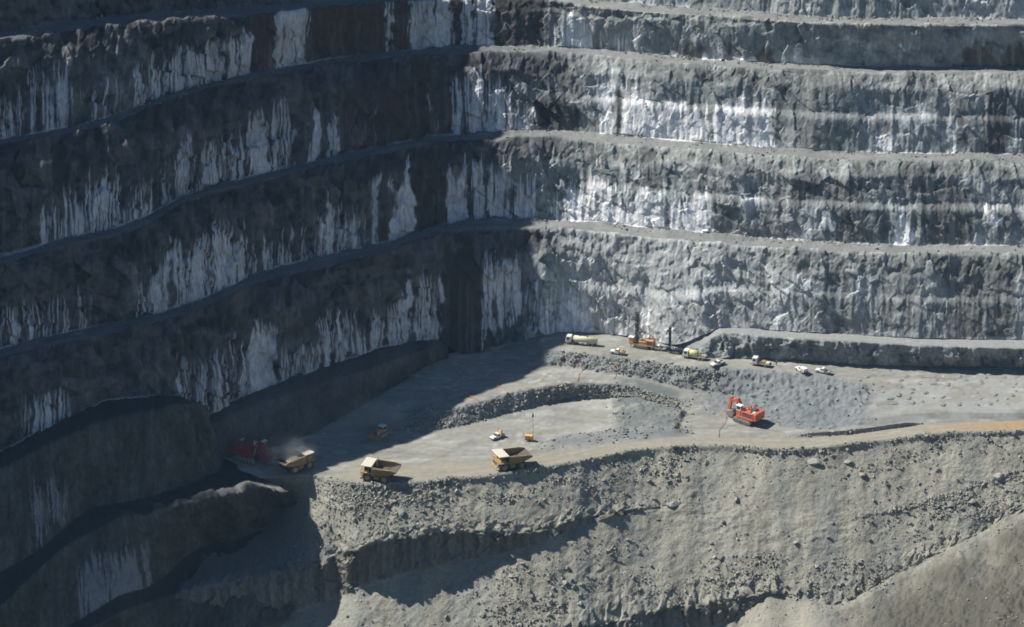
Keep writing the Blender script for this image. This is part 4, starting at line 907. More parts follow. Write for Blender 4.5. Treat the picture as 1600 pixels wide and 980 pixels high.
# ------------------------------------------------------------------ light vehicles
def make_pickup():
    t = empty('pickup_truck', '', 'pickup truck', (0, 0, 0), 0, 'white pickup trucks on the benches')
    for sx in (1.55, -1.5):
        for sy in (0.8, -0.8): wheel(t, sx, sy, 0.39, 0.26, 14)
    MB().prism([(2.5, 0.45), (2.5, 0.95), (2.25, 1.06), (1.0, 1.12), (-0.6, 1.12), (-0.6, 0.42), (1.0, 0.42), (1.15, 0.8), (1.95, 0.8), (2.1, 0.45)], -0.92, 0.92).build('body', WHITE_P, t, 0.04)
    MB().prism([(2.3, 1.062), (1.05, 1.122), (1.05, 1.15), (2.2, 1.10)], -0.8, 0.8).build('bonnet', WHITE_P, t)
    c = MB().prism([(1.0, 1.121), (0.35, 1.78), (-0.5, 1.80), (-0.62, 1.121)], -0.80, 0.80).build('cab', WHITE_P, t, 0.05)
    MB().prism([(1.0, 1.18), (0.42, 1.76), (0.44, 1.79), (1.05, 1.19)], -0.68, 0.68).build('windscreen', GLASS, c)
    for sy in (0.808, -0.808): MB().prism([(0.75, 1.2), (0.3, 1.66), (-0.45, 1.68), (-0.52, 1.2)], sy - .007, sy + .007).build('side_window', GLASS, c)
    b = MB().box(-2.6, -0.66, -0.92, 0.92, 0.62, 0.72).box(-2.6, -0.66, 0.86, 0.92, 0.721, 1.1).box(-2.6, -0.66, -0.92, -0.86, 0.721, 1.1).box(-2.6, -2.54, -0.859, 0.859, 0.721, 1.1)
    b.build('tray', GREYM, t)
    MB().box(2.48, 2.62, -0.9, 0.9, 0.42, 0.66).build('bumper', DARKM, t, 0.03)
    for sy in (0.68, -0.68): MB().box(2.46, 2.53, sy - 0.18, sy + 0.18, 0.72, 0.9).build('headlight', LENS, t)
    return t
PU = make_pickup()
spots = [(-4.7, 832.4, -138, 'white pickup truck with tall orange load, alone on the lower floor by the light tower'),
         (34.9, 877.7, 160, 'white pickup truck with orange load beside the front edge of the drill bench'),
         (48.6, 881.6, 154, 'white pickup truck parked between the yellow drill rig and the dark drill rig'),
         (67.3, 868.0, -146, 'white pickup truck between the yellow tank truck and the flatbed truck'),
         (94.3, 863.4, 120, 'white boxy pickup truck right of the standing person'),
         (101.3, 862.9, 154, 'white pickup truck farthest right in the row on the drill bench')]
pus = []
for i, (x, y, a, l) in enumerate(spots):
    pus.append(place(PU if i == 0 else copy_tree(PU), x, y, a, l, r=1.0))
def orange_load(o, lab, tall):
    rt = empty('equipment_load', lab, 'equipment', o.location, o.rotation_euler.z)
    MB().box(-2.3, -0.9, -0.75, 0.75, 0.73, 1.25).build('box', ORANGE_L, rt, 0.05)
    if tall:
        MB().prism([(-2.0, 1.251), (-1.1, 1.251), (-1.3, 2.5), (-1.75, 2.5)], -0.5, 0.5).build('frame', ORANGE_L, rt, 0.04)
        MB().bar((-1.5, -1.2, 2.56), (-1.5, 1.2, 2.56), 0.12, 0.1).build('light_bar', DARKM, rt)
    else:
        MB().cyl((-1.6, -0.5, 1.5), (-1.6, 0.5, 1.5), 0.3, 12).build('drum', CREAM, rt)
    return rt
orange_load(pus[0], 'orange equipment frame standing on the tray of the lower floor pickup', True)
orange_load(pus[1], 'orange box with pale drum on the tray of the pickup by the bench edge', False)
rt = empty('canopy_box', 'white service canopy box on the tray of the boxy pickup', 'canopy box', pus[4].location, pus[4].rotation_euler.z)
MB().box(-2.55, -0.7, -0.9, 0.9, 0.73, 1.9).build('shell', WHITE_P, rt, 0.05)
for sy in (0.911, -0.911): MB().box(-1.9, -1.0, sy - .01, sy + .01, 1.1, 1.7).build('door', GREYM, rt)

# ------------------------------------------------------------------ heavy road trucks
def truck_base(name, label, cat, L, axles):
    t = empty(name, label, cat, (0, 0, 0))
    for xx in axles:
        for sy in (1.0, -1.0): wheel(t, xx, sy, 0.53, 0.42, 14)
    b = MB()
    for sy in (0.45, -0.45): b.box(-L / 2, L / 2 - 0.3, sy - 0.08, sy + 0.08, 0.62, 0.92)
    b.build('chassis', DARKM, t)
    x1 = L / 2
    c = MB().box(x1 - 1.9, x1, -1.2, 1.2, 0.75, 2.85, taper=(0.25, 0, 0.06)).build('cab', WHITE_P, t, 0.07)
    MB().box(x1 - 0.18, x1 + 0.0, -1.0, 1.0, 1.75, 2.6, taper=(0.1, -0.1, 0.03)).build('windscreen', GLASS, c)
    for sy in (1.175, -1.175): MB().box(x1 - 1.4, x1 - 0.5, sy - .025, sy + .025, 1.75, 2.5).build('side_window', GLASS, c)
    MB().box(x1, x1 + 0.14, -1.2, 1.2, 0.5, 0.95).build('bumper', DARKM, t, 0.03)
    for sy in (0.9, -0.9): MB().box(x1 + 0.001, x1 + 0.06, sy - 0.2, sy + 0.2, 1.05, 1.25).build('headlight', LENS, t)
    return t
tk = truck_base('tanker_truck', 'long cream tanker truck with white cab by the shaded corner of the bench', 'tanker truck', 10.6, (4.2, 2.7, -2.6, -3.9))
T = MB().cyl((-5.1, 0, 1.98), (2.7, 0, 1.98), 1.0, 20, rings=[(0, 0.75), (0.02, 1.0), (0.98, 1.0), (1, 0.75)]).build('tank', CREAM, tk, smooth=True)
for xx in (-2.0, 0.6): MB().cyl((xx, 0, 2.9), (xx, 0, 3.1), 0.3, 12).build('manhole', DARKM, T)
for sy in (1.02, -1.02): MB().box(-4.8, 2.5, sy - .12, sy + .12, 0.95, 1.25).build('side_guard', GREYM, tk)
for xx in (-1.45, 0.05): MB().box(xx - .55, xx + .55, 1.15, 1.3, 0.6, 1.15).build('locker', WHITE_P, tk, 0.03)
MB().box(-5.3, -5.12, -0.9, 0.9, 0.95, 2.9).build('spray_panel', CREAM, tk)
place(tk, 23.2, 886.0, 165, r=2)
et = truck_base('tank_truck', 'short truck with white cab and pale yellow tank beside the ramp foot', 'tank truck', 8.0, (3.0, -1.6, -2.9))
MB().cyl((-1.0, 0, 1.95), (1.9, 0, 1.95), 1.05, 18, rings=[(0, 0.8), (0.06, 1.05), (0.94, 1.05), (1, 0.8)]).build('tank', YEL_T, et, smooth=True)
MB().box(-3.9, 2.0, -1.2, 1.2, 0.93, 1.08).box(-3.8, -1.2, -1.0, 1.0, 1.081, 1.55).build('deck', GREYM, et)
MB().cyl((-3.4, 0.7, 1.56), (-1.3, 0.7, 1.9), 0.18, 10).build('auger', TRAY, et)
place(et, 60.3, 873.9, 159, r=2)
fb = truck_base('flatbed_truck', 'flatbed truck with white cab parked beneath the rock step, person behind it', 'flatbed truck', 6.4, (2.2, -1.6))
MB().box(-3.1, 1.25, -1.2, 1.2, 0.93, 1.1).box(1.1, 1.25, -1.2, 1.2, 1.101, 2.2).build('flat_tray', GREYM, fb)
place(fb, 81.7, 868.0, 158, r=2)
rt = empty('pallet_load', 'low tan crates lying on the flatbed truck', 'crate', fb.location, fb.rotation_euler.z)
for (x0, x1, y0, y1, z) in ((-2.8, -1.5, -1, 1, .5), (-1.3, -0.1, -1, .9, .7), (0.1, .9, -.8, .9, .4)):
    MB().box(x0, x1, y0, y1, 1.102, 1.102 + z).build('crate', CREAM if z < .6 else TRAY, rt, 0.03)

# ------------------------------------------------------------------ drill rigs
def make_rig(name, label, P1, P2, CABM, mh, mx, mastm, small=False):
    t = empty(name, label, 'drill rig', (0, 0, 0))
    k = 0.62 if small else 1.0
    for sy in (1, -1): track(t, -2.2 * k, 2.2 * k, sy * 1.5 * k, 0.7 * k, 1.1 * k)
    MB().box(-4.0 * k, 4.2 * k, -1.7 * k, 1.7 * k, 1.12 * k, 1.5 * k).build('deck', P1, t, 0.04)
    h = MB().box(-3.9 * k, -1.3 * k, -1.5 * k, 1.5 * k, 1.501 * k, 3.2 * k).build('engine_house', P2, t, 0.08)
    g = MB()
    for i in range(5): g.box(-3.6 * k, -1.6 * k, 1.5 * k, 1.55 * k, (1.7 + 0.28 * i) * k, (1.82 + 0.28 * i) * k)
    g.build('engine_louvre', DARKM, h)
    MB().cyl((-2.2 * k, 0, 3.2 * k), (-2.2 * k, 0, 4.0 * k), 0.16, 10).build('exhaust_stack', DARKM, h)
    MB().box(-1.0 * k, 1.2 * k, -1.4 * k, 1.4 * k, 1.502 * k, 2.4 * k).build('compressor', P1, t, 0.06)
    c = MB().box(3.0 * k, 4.6 * k, 0.1, 1.7 * k, 1.503 * k, 3.5 * k, taper=(0.1, 0, 0.05)).build('cab', CABM, t, 0.05)
    MB().box(4.45 * k, 4.62 * k, 0.25, 1.5 * k, 2.3 * k, 3.2 * k, taper=(0.06, -0.06, 0)).build('windscreen', GLASS, c)
    MB().box(2.85 * k, 4.75 * k, 0.0, 1.8 * k, 3.501 * k, 3.62 * k).build('cab_roof', WHITE_P if not small else DARKM, c)
    m = MB(); w = 0.5 if not small else 0.28; z0 = 0.4; z1 = mh
    for sx in (-w, w):
        for sy in (-w, w): m.bar((mx + sx, sy, z0), (mx + sx, sy, z1), 0.2, 0.2)
    n = int((z1 - z0) / (2 * w) / 1.1)
    for i in range(n):
        za = z0 + (z1 - z0) * i / n; zb = z0 + (z1 - z0) * (i + 1) / n; f = 1 if i % 2 else -1
        for s_ in (-w, w):
            m.bar((mx - w * f, s_, za), (mx + w * f, s_, zb), 0.1, 0.1)
            m.bar((mx + s_, -w * f, za), (mx + s_, w * f, zb), 0.1, 0.1)
    m.box(mx - w - 0.1, mx + w + 0.1, -w - 0.1, w + 0.1, z1, z1 + 0.4)
    ms = m.build('mast', mastm, t)
    MB().cyl((mx, 0, 0.05), (mx, 0, z1 - 0.5), 0.14 if small else 0.2, 10).box(mx - 0.35, mx + 0.35, -0.35, 0.35, z1 * 0.6, z1 * 0.6 + 1.0).build('drill_pipe', DARKM, ms)
    for sy in (1, -1): MB().bar((mx - 2.2 * k, sy * 0.9 * k, 1.6 * k), (mx - 0.3, sy * w, mh * 0.45), 0.16, 0.16).build('mast_brace', GREYM, t)
    for xx in (-3.6 * k, 3.9 * k):
        for sy in (1, -1): MB().cyl((xx, sy * 1.4 * k, 0.02), (xx, sy * 1.4 * k, 1.2 * k), 0.16, 10).build('levelling_jack', GREYM, t)
    return t
r1 = make_rig('drill_rig', 'yellow drill rig with tall dark lattice mast in front of the right wall', Y_PAINT, ORANGE, ORANGE_L, 12.0, 2.2, DARKM)
place(r1, 43.6, 883.8, 158, r=2.5)
r2 = make_rig('drill_rig', 'small dark blue drill rig with slim black mast left of the yellow tank truck', BLUEM, BLUEM, BLUEM, 8.6, 2.3, BLUEM, small=True)
place(r2, 54.4, 878.6, 162, r=1.5)

# ------------------------------------------------------------------ lighting tower
lt = empty('light_tower', 'orange trailer light tower with a tall thin mast on the lower pit floor', 'light tower', (0, 0, 0))
for sy in (0.85, -0.85): wheel(lt, 0, sy, 0.36, 0.22, 14)
MB().box(-1.2, 1.2, -0.7, 0.7, 0.75, 1.9).build('generator_box', ORANGE_L, lt, 0.06)
MB().box(-0.95, 0.95, -0.72, -0.701, 1.0, 1.45).build('door', ORANGE, lt)
MB().box(-1.25, 1.25, -0.72, 0.72, 1.901, 1.98).build('lid', ORANGE_L, lt)
MB().bar((1.2, 0, 0.5), (2.4, 0, 0.45), 0.1, 0.1).box(-1.1, 1.2, -0.5, 0.5, 0.45, 0.74).build('drawbar', DARKM, lt)
for sx in (-1.1, 1.1):
    for sy in (-0.9, 0.9): MB().cyl((sx, sy, 0), (sx, sy, 0.7), 0.05, 8).cyl((sx, sy, 0), (sx, sy, 0.04), 0.16, 8).build('outrigger', GREYM, lt)
ms = MB().cyl((1.35, 0, 0.6), (1.35, 0, 3.6), 0.13, 10).cyl((1.35, 0, 3.6), (1.35, 0, 6.3), 0.10, 10).cyl((1.35, 0, 6.3), (1.35, 0, 8.9), 0.075, 10).build('mast', ORANGE_L, lt)
MB().bar((1.35, -0.8, 8.9), (1.35, 0.8, 8.9), 0.1, 0.1).build('crossbar', DARKM, ms)
for sy in (-0.6, 0.2):
    for z in (8.65, 9.2): MB().box(1.15, 1.5, sy - 0.05, sy + 0.45, z - 0.2, z + 0.22).build('lamp_head', DARKM, ms, 0.03)
place(lt, 5.3, 830.4, -12)

# ------------------------------------------------------------------ person
def make_person():
    me = bpy.data.meshes.new('body')
    J = [(0,0,.95,.15),(0,0,1.15,.15),(0,0,1.38,.17),(0,0,1.50,.07),(0.01,0,1.58,.085),(0.01,0,1.72,.085),
         (0,.10,.90,.10),(0.03,.12,.50,.07),(0,.13,.08,.05),(.16,.14,.04,.045),(0,-.10,.90,.10),(-.02,-.12,.50,.07),(-.04,-.13,.08,.05),(.12,-.14,.04,.045),
         (0,.22,1.42,.06),(-.02,.28,1.14,.045),(.08,.29,.90,.035),(.11,.29,.80,.03),(0,-.22,1.42,.06),(-.02,-.28,1.14,.045),(.08,-.29,.90,.035),(.11,-.29,.80,.03)]
    E_ = [(0,1),(1,2),(2,3),(3,4),(4,5),(0,6),(6,7),(7,8),(8,9),(0,10),(10,11),(11,12),(12,13),(2,14),(14,15),(15,16),(16,17),(2,18),(18,19),(19,20),(20,21)]
    me.from_pydata([j[:3] for j in J], E_, []); me.update()
    o = bpy.data.objects.new('person', me); col.objects.link(o)
    md = o.modifiers.new('skin', 'SKIN')
    for v, j in zip(me.skin_vertices[0].data, J): v.radius = (j[3], j[3])
    me.skin_vertices[0].data[0].use_root = True
    o.modifiers.new('smooth', 'SUBSURF').render_levels = 1
    me.materials.append(CLOTH)
    o['label'] = 'person in dark work clothes standing alone right of the flatbed truck'; o['category'] = 'person'
    h = MB().cyl((0.01, 0, 1.72), (0.01, 0, 1.86), 0.13, 14, rings=[(0, 0.15), (0.1, 0.125), (0.7, 0.10), (1, 0.04)]).build('hard_hat', HAT, o, smooth=True)
    MB().cyl((0.01, 0, 1.10), (0.01, 0, 1.42), 0.2, 12, rings=[(0, 0.165), (0.5, 0.18), (1, 0.19)]).build('work_vest', mat('orange_vest', (0.35, 0.10, 0.04), 0.8), o, smooth=True)
    return o
pe = make_person(); place(pe, 86.6, 868.3, -60, r=1.0)

# ------------------------------------------------------------------ barrier tape
def tape(label, pts, step=5.0):
    t = empty('barrier_tape', label, 'barrier tape', (pts[0][0], pts[0][1], ground_z(*pts[0])), 0)
    ox, oy, oz = t.location
    P_ = []
    for a, b in zip(pts[:-1], pts[1:]):
        n = max(1, int(math.hypot(b[0] - a[0], b[1] - a[1]) / step))
        for k in range(n): P_.append((a[0] + (b[0] - a[0]) * k / n, a[1] + (b[1] - a[1]) * k / n))
    P_.append(pts[-1])
    Q = [(x - ox, y - oy, ground_z(x, y, 0.8) - oz) for x, y in P_]
    b = MB()
    for a, c in zip(Q[:-1], Q[1:]):
        b.bar((a[0], a[1], a[2] + 0.55), (c[0], c[1], c[2] + 0.55), 0.05, 0.16)
    b.build('tape', TAPE, t)
    proto = None
    for q in Q:
        if proto is None:
            proto = MB().cyl((0, 0, -0.1), (0, 0, 0.75), 0.06, 8).build('stake', TAPE, t); proto.location = q
        else:
            c = proto.copy(); col.objects.link(c); c.parent = t; c.location = q
tape('orange barrier tape left of the excavator, curving from the road across the floor', [(65.3, 832.1), (65.7, 837.0), (67.6, 841.5), (68.7, 845.0), (66.9, 850.0)])
tape('straight orange barrier tape on the pale drilled ground at far right', [(133.0, 859.4), (143.7, 858.3)])
tape('orange barrier tape on the upper step beside the dark rubble edge, under the drill bench', [(21.3, 864.7), (22.3, 876.0)])
tape('short orange barrier tape on the upper step, right of the longer one', [(33.1, 867.2), (33.6, 872.0)])
tape('faint orange barrier tape running beside the shadow on the middle step', [(-16.2, 857.5), (-10.7, 850.2)])
tape('faint orange barrier tape near the rubble crest, right of the shadow edge', [(-6.3, 863.7), (0.0, 856.5)])

# ================================================================== loose rock
rng = np.random.default_rng(5)
def rock_mesh(i, n=13, squash=(1, 0.8, 0.65), colr=(0.3, 0.3, 0.28)):
    r = random.Random(100 + i); bm = bmesh.new()
    for _ in range(n):
        d = Vector((r.gauss(0, 1), r.gauss(0, 1), r.gauss(0, 1))).normalized()
        bm.verts.new((d.x * squash[0] * r.uniform(.75, 1), d.y * squash[1] * r.uniform(.75, 1), d.z * squash[2] * r.uniform(.75, 1)))
    res = bmesh.ops.convex_hull(bm, input=bm.verts)
    bmesh.ops.delete(bm, geom=[v for v in bm.verts if not v.link_faces], context='VERTS')
    bmesh.ops.triangulate(bm, faces=bm.faces)
    me = bpy.data.meshes.new('boulder'); bm.to_mesh(me); bm.free()
    at = me.color_attributes.new('stone_colour', 'FLOAT_COLOR', 'POINT')
    at.data.foreach_set('color', np.tile(np.array([*colr, 1], np.float32), len(me.vertices)))
    me.materials.append(M_TALUS)
    return me
TONES = [(0.295, 0.286, 0.244), (0.249, 0.251, 0.224), (0.335, 0.321, 0.277), (0.22, 0.221, 0.201), (0.28, 0.262, 0.219)]
ROCKS = [rock_mesh(i, random.Random(i).randint(10, 15), (1, random.Random(i + 50).uniform(.6, .95), random.Random(i + 90).uniform(.45, .8)), TONES[i % 5]) for i in range(15)]

fp = FLOOR_P.reshape(-1, 3); fu = FLOOR_U.reshape(-1); fv = FLOOR_V.reshape(-1); fn = FLOOR_N.reshape(-1, 3)
def blob(u0, u1, v0, v1, su=25, sv=0.15):
    return sst(u0 - su, u0 + su, fu) * (1 - sst(u1 - su, u1 + su, fu)) * sst(v0 - sv, v0 + sv, fv) * (1 - sst(v1 - sv, v1 + sv, fv))
clump = sst(0.46, 0.62, fbm(fp[:, 0] / 7, fp[:, 1] / 5 + fp[:, 2] / 6, None, 4))
dens = 0.06 * blob(480, 1700, 6.1, 8.0) + 0.07 * blob(560, 1330, 9.0, 11.9, 30, .1) + 0.30 * blob(1260, 1700, 10.5, 12) * clump + 0.06 * blob(1260, 1700, 10.3, 12)
dens += 1.3 * blob(470, 720, 6.0, 8.0) + 0.7 * blob(700, 1080, 6.1, 8.0) * clump + 0.45 * blob(1080, 1600, 6.05, 7.0) * clump
dens += 1.4 * blob(1330, 1600, 8.7, 10.0) * (0.25 + clump) + 0.9 * blob(1200, 1450, 9.4, 10.2) * clump + 0.5 * blob(1200, 1330, 10.1, 11.6) * clump
dens += 1.0 * blob(780, 890, 9.15, 10.6) * (0.3 + clump) + 0.8 * blob(900, 1230, 9.1, 10.0) * clump * 0.8 + 0.7 * blob(1050, 1200, 9.6, 10.0) + 0.4 * blob(640, 780, 9.3, 10.6) * clump
dens += 0.9 * blob(860, 1120, 1.1, 1.95, 20, .08) + 1.2 * blob(640, 1060, 3.1, 3.95, 20, .08) + 0.7 * blob(1045, 1080, 3.0, 4.8, 8) + 0.08 * blob(1080, 1360, 1.0, 3.6) + 0.8 * blob(640, 680, 2.6, 4.0, 10)
dens += 0.8 * blob(600, 1600, 5.98, 6.14, 20, .03) + 0.35 * blob(955, 1070, 3.0, 4.7, 15) * clump + 0.5 * blob(1240, 1440, 4.72, 4.95, 20, .05) + 0.5 * blob(850, 1050, 4.72, 4.95, 20, .05)
cliffm = np.clip(blob(300, 990, 8.12, 8.95, 10, .05) + blob(860, 1205, 10.1, 10.95, 10, .05), 0, 1)
dens *= (1 - cliffm) * (0.3 + 0.9 * sst(0.4, 0.6, fbm(fp[:, 0] / 16, fp[:, 1] / 12 + fp[:, 2] / 12 + 5, None, 3)))
dens[(fu > 1620) | (fu < 440)] = 0
def sample(n, w):
    c = np.cumsum(w); c /= c[-1]
    return np.searchsorted(c, rng.random(n))
def rand_rot(n):
    q = rng.normal(size=(n, 4)); q /= np.linalg.norm(q, axis=1, keepdims=True)
    w, x, y, z = q.T
    return np.stack([np.stack([1 - 2 * (y * y + z * z), 2 * (x * y - z * w), 2 * (x * z + y * w)], -1), np.stack([2 * (x * y + z * w), 1 - 2 * (x * x + z * z), 2 * (y * z - x * w)], -1), np.stack([2 * (x * z - y * w), 2 * (y * z + x * w), 1 - 2 * (x * x + y * y)], -1)], 1)
slope_for = [(0, 5, floor), (5, 6, road_o), (6, 8, slope_o), (8, 9, cliff_o), (9, 10, slope2_o), (10, 11, cliff2_o), (11, 13, slope3_o)]
def owner(v):
    for a, b, o in slope_for:
        if a <= v < b: return o
    return slope3_o
# the stones one can pick apart: each an object of its own, child of the ground it lies on
ii = sample(285, dens * (fv > 6.02))
sz = np.clip(np.exp(rng.normal(-0.2, 0.36, len(ii))), 0.55, 2.0)
for k, s in zip(ii, sz):
    o = bpy.data.objects.new('boulder', ROCKS[rng.integers(len(ROCKS))]); col.objects.link(o)
    o.parent = owner(fv[k])
    p = fp[k] + fn[k] * s * 0.18
    o.location = p; o.rotation_euler = (rng.uniform(-.5, .5), rng.uniform(-.5, .5), rng.uniform(0, 6.28)); o.scale = (s, s, s)
# the rest: too many and too small to count
def rubble(name, parent, w, n, med, sig, lo, hi, fp=fp, fn=fn, tint=1.0):
    idx = sample(n, w); size = np.clip(np.exp(rng.normal(math.log(med), sig, n)), lo, hi)
    Rm = rand_rot(n); which = rng.integers(len(ROCKS), size=n)
    Vs, Fs, Cs, base = [], [], [], 0
    for m in range(len(ROCKS)):
        sel = np.where(which == m)[0]
        if not len(sel): continue
        me = ROCKS[m]; v = np.empty(len(me.vertices) * 3); me.vertices.foreach_get('co', v); v = v.reshape(-1, 3)
        f = np.empty(len(me.polygons) * 3, np.int32); me.polygons.foreach_get('vertices', f); f = f.reshape(-1, 3)
        W = np.einsum('nij,vj->nvi', Rm[sel], v) * size[sel][:, None, None]
        W[..., 2] *= 0.8
        W += (fp[idx[sel]] + fn[idx[sel]] * (size[sel] * 0.2)[:, None])[:, None, :]
        Vs.append(W.reshape(-1, 3)); nvv = len(v)
        Fs.append((f[None] + base + (np.arange(len(sel)) * nvv)[:, None, None]).reshape(-1, 3)); base += len(sel) * nvv
        t = tint * np.array(TONES[m % 5])[None] * rng.uniform(.75, 1.25, (len(sel), 1))
        Cs.append(np.repeat(t, nvv, 0))
    V_, F_, C_ = np.concatenate(Vs), np.concatenate(Fs), np.concatenate(Cs)
    me = bpy.data.meshes.new(name)
    me.vertices.add(len(V_)); me.vertices.foreach_set('co', V_.reshape(-1).astype(np.float32))
    me.loops.add(F_.size); me.loops.foreach_set('vertex_index', F_.reshape(-1).astype(np.int32))
    me.polygons.add(len(F_)); me.polygons.foreach_set('loop_start', (np.arange(len(F_)) * 3).astype(np.int32))
    me.update(calc_edges=True)
    me.polygons.foreach_set('use_smooth', np.zeros(len(F_), bool))
    at = me.color_attributes.new('stone_colour', 'FLOAT_COLOR', 'POINT')
    at.data.foreach_set('color', np.concatenate([C_, np.ones((len(C_), 1))], 1).reshape(-1).astype(np.float32))
    me.materials.append(M_TALUS)
    o = bpy.data.objects.new(name, me); col.objects.link(o); o.parent = parent; o['kind'] = 'stuff'
rubble('loose_rock', slope_o, dens * ((fv >= 6) & (fv < 9)), 6500, 0.30, 0.5, 0.14, 1.0)
rubble('loose_rock', slope2_o, dens * (fv >= 9), 5500, 0.30, 0.5, 0.14, 1.0)
rubble('loose_rock', floor, dens * (fv < 6), 4500, 0.38, 0.40, 0.18, 0.95)

# fallen stones along the toes of the faces
for k, (o, a, b) in BERMS.items():
    pp = G1_P[a:b + 1].reshape(-1, 3); nn = G1_N[a:b + 1].reshape(-1, 3)
    rr_ = np.repeat(np.linspace(0, 1, b + 1 - a), G1_P.shape[1])
    uu_ = np.tile(px, b + 1 - a)
    w = np.where(rr_ > 0.55, rr_ ** 2, 0.12) * ((uu_ > -10) & (uu_ < 1620)) * (0.05 + sst(0.45, 0.7, fbm(uu_ / 40, rr_ * 2 + k, None, 3)))
    rubble('loose_rock', o, w, 900, 0.28, 0.5, 0.12, 1.0, pp, nn, 0.85)

# a few stones stand out on their own
def big(label, x, y, z, s, sc, seed, tone, rz=0.3):
    me = rock_mesh(300 + seed, 16, sc, tone)
    o = bpy.data.objects.new('boulder', me); col.objects.link(o)
    o.location = (x, y, z); o.scale = (s, s, s); o.rotation_euler = (0.1, -0.15, rz)
    o['label'] = label; o['category'] = 'boulder'
def at_slope(u, v):
    k = np.argmin(((fu - u) / 10) ** 2 + ((fv - v) * 8) ** 2)
    return fp[k]
for (lab, u_, v_, s, sc, seed, tone, rz) in [
    ('long pale slab lying at the right end of the dark rock ledge', 1052, 8.15, 2.9, (1, .5, .33), 1, (.37, .365, .335), 0.35),
    ('largest grey boulder just below the road, casting a dark shadow to its right', 1272, 6.5, 2.6, (1, .6, .5), 2, (.33, .33, .31), -.3),
    ('grey boulder right beside the largest boulder below the road', 1327, 6.6, 2.1, (1, .6, .45), 3, (.31, .31, .29), -.2),
    ('squarish grey boulder high on the right slope above the rubble cluster', 1560, 8.95, 2.2, (1, .8, .7), 4, (.32, .32, .30), .1),
    ('lone squarish boulder in the middle of the talus right of the ledge', 1152, 7.75, 1.4, (1, .8, .8), 5, (.30, .30, .28), .5),
    ('pale rounded boulder lying just under the shadowed ledge, lowest left group', 800, 9.3, 1.3, (1, .8, .6), 6, (.38, .37, .34), .2),
    ('pair sized pale boulder standing alone on the smooth chute', 887, 9.38, 1.1, (.8, .8, .9), 7, (.36, .35, .32), .9)]:
    p = at_slope(u_, v_); big(lab, p[0], p[1], p[2] + 0.2 * s, s, sc, seed, tone, rz)
o = bpy.data.objects.new('boulder', rock_mesh(340, 16, (1, .5, .6), (.55, .55, .54))); col.objects.link(o)
o.location = (91.5, 872.5, 11.2); o.scale = (1.7,) * 3
o['label'] = 'white rock at the foot of the rock step behind the standing person'; o['category'] = 'boulder'

# little mounds of drill cuttings round the blast holes
bm = bmesh.new()
cut = bpy.data.meshes.new('cuttings_mound')
rr = random.Random(3); c0 = bm.verts.new((0, 0, .42)); r1_ = [bm.verts.new((.5 * math.cos(a) * rr.uniform(.8, 1.2), .5 * math.sin(a) * rr.uniform(.8, 1.2), .3)) for a in [k * math.pi / 4 for k in range(8)]]
r2_ = [bm.verts.new((1.15 * math.cos(a) * rr.uniform(.8, 1.2), 1.05 * math.sin(a) * rr.uniform(.8, 1.2), -.06)) for a in [k * math.pi / 4 for k in range(8)]]
for k in range(8):
    bm.faces.new((c0, r1_[k], r1_[(k + 1) % 8])); bm.faces.new((r1_[k], r2_[k], r2_[(k + 1) % 8], r1_[(k + 1) % 8]))
bm.to_mesh(cut); bm.free()
at = cut.color_attributes.new('stone_colour', 'FLOAT_COLOR', 'POINT'); at.data.foreach_set('color', np.tile(np.array([.23, .24, .235, 1], np.float32), len(cut.vertices)))
cut.materials.append(M_TALUS)
for i in range(10):
    for j in range(9):
        x = 112 + i * 5.2 + j * 0.9 + rng.normal(0, .9); y = 846.5 + j * 2.6 - i * 0.25 + rng.normal(0, .6)
        if x > 172 or (x < 118 and y < 853) or rng.random() < 0.22: continue
        o = bpy.data.objects.new('cuttings_mound', cut); col.objects.link(o); o.parent = floor
        o.location = (x, y, ground_z(x, y, 0.8)); o.rotation_euler = (0, 0, rng.uniform(0, 6)); s = rng.uniform(.4, 1.0); o.scale = (s * rng.uniform(1, 1.7), s, s * rng.uniform(.5, 1))

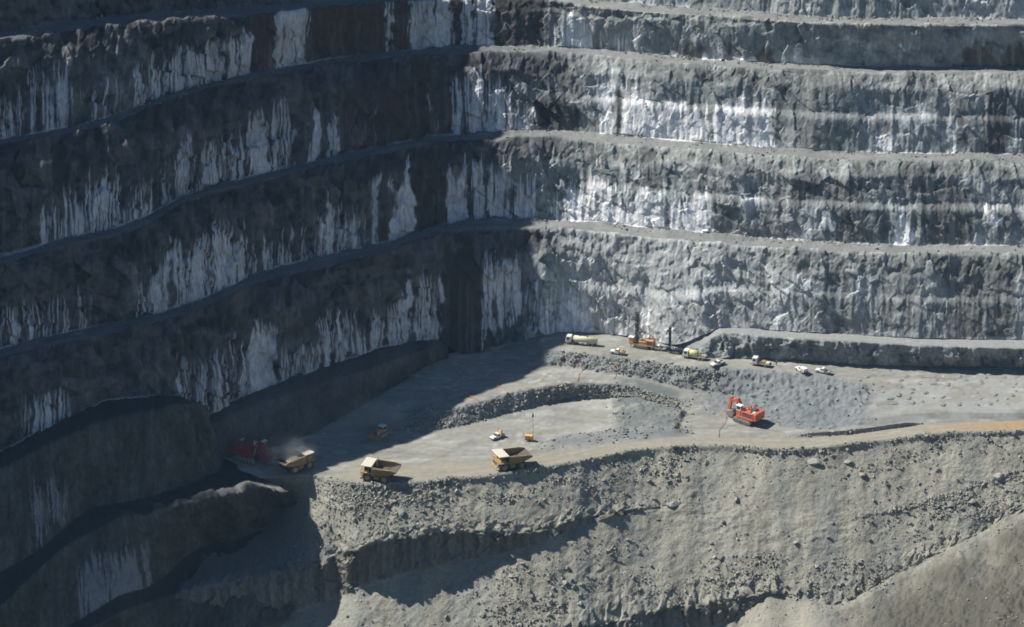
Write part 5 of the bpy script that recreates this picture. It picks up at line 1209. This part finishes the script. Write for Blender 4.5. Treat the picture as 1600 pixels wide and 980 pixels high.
# ================================================================== dust and air
def volume(name, density, rgb, noise=0.0, aniso=0.0, soft=False):
    m = bpy.data.materials.new(name); m.use_nodes = True
    t = m.node_tree; t.nodes.clear()
    o = t.nodes.new('ShaderNodeOutputMaterial'); v = t.nodes.new('ShaderNodeVolumePrincipled')
    v.inputs['Color'].default_value = (*rgb, 1); v.inputs['Density'].default_value = density; v.inputs['Anisotropy'].default_value = aniso
    t.links.new(v.outputs[0], o.inputs['Volume'])
    if soft:
        tc = t.nodes.new('ShaderNodeTexCoord')
        ln = t.nodes.new('ShaderNodeVectorMath'); ln.operation = 'LENGTH'; t.links.new(tc.outputs['Object'], ln.inputs[0])
        mr = t.nodes.new('ShaderNodeMapRange'); mr.interpolation_type = 'SMOOTHSTEP'
        for k, val in (('From Min', 0.95), ('From Max', 0.1), ('To Min', 0.0), ('To Max', 1.0)): mr.inputs[k].default_value = val
        t.links.new(ln.outputs['Value'], mr.inputs['Value'])
        n = t.nodes.new('ShaderNodeTexNoise'); n.inputs['Scale'].default_value = 2.2; n.inputs['Detail'].default_value = 4
        t.links.new(tc.outputs['Object'], n.inputs['Vector'])
        m2 = t.nodes.new('ShaderNodeMapRange')
        for k, val in (('From Min', 0.38), ('From Max', 0.7), ('To Min', 0.0), ('To Max', density)): m2.inputs[k].default_value = val
        t.links.new(n.outputs[0], m2.inputs['Value'])
        mu = t.nodes.new('ShaderNodeMath'); mu.operation = 'MULTIPLY'
        t.links.new(mr.outputs[0], mu.inputs[0]); t.links.new(m2.outputs[0], mu.inputs[1]); t.links.new(mu.outputs[0], v.inputs['Density'])
    return m
DUST = volume('drifting_dust', 0.2, (0.85, 0.82, 0.78), soft=True)
for (lab, loc, sc) in [('pale dust plume drifting over the loaded truck by the red shovel', (-70, 811, 5.0), (12, 8, 8)),
                       ('faint dust plume rising behind the bulldozer in the shade', (-45, 838, 5), (13, 9, 9))]:
    bm = bmesh.new(); bmesh.ops.create_icosphere(bm, subdivisions=3, radius=1.0)
    me = bpy.data.meshes.new('dust_cloud'); bm.to_mesh(me); bm.free(); me.materials.append(DUST)
    o = bpy.data.objects.new('dust_cloud', me); col.objects.link(o)
    o.location = loc; o.scale = sc; o['kind'] = 'stuff'
bm = bmesh.new(); bmesh.ops.create_cube(bm, size=1.0)
me = bpy.data.meshes.new('haze'); bm.to_mesh(me); bm.free()
HAZE = volume('thin_air_haze', 0.000034, (0.42, 0.70, 1.0))
me.materials.append(HAZE)
hz = bpy.data.objects.new('haze', me); col.objects.link(hz)
hz.scale = (2400, 1900, 470); hz.location = (0, 800, 385 - 235); hz['kind'] = 'stuff'
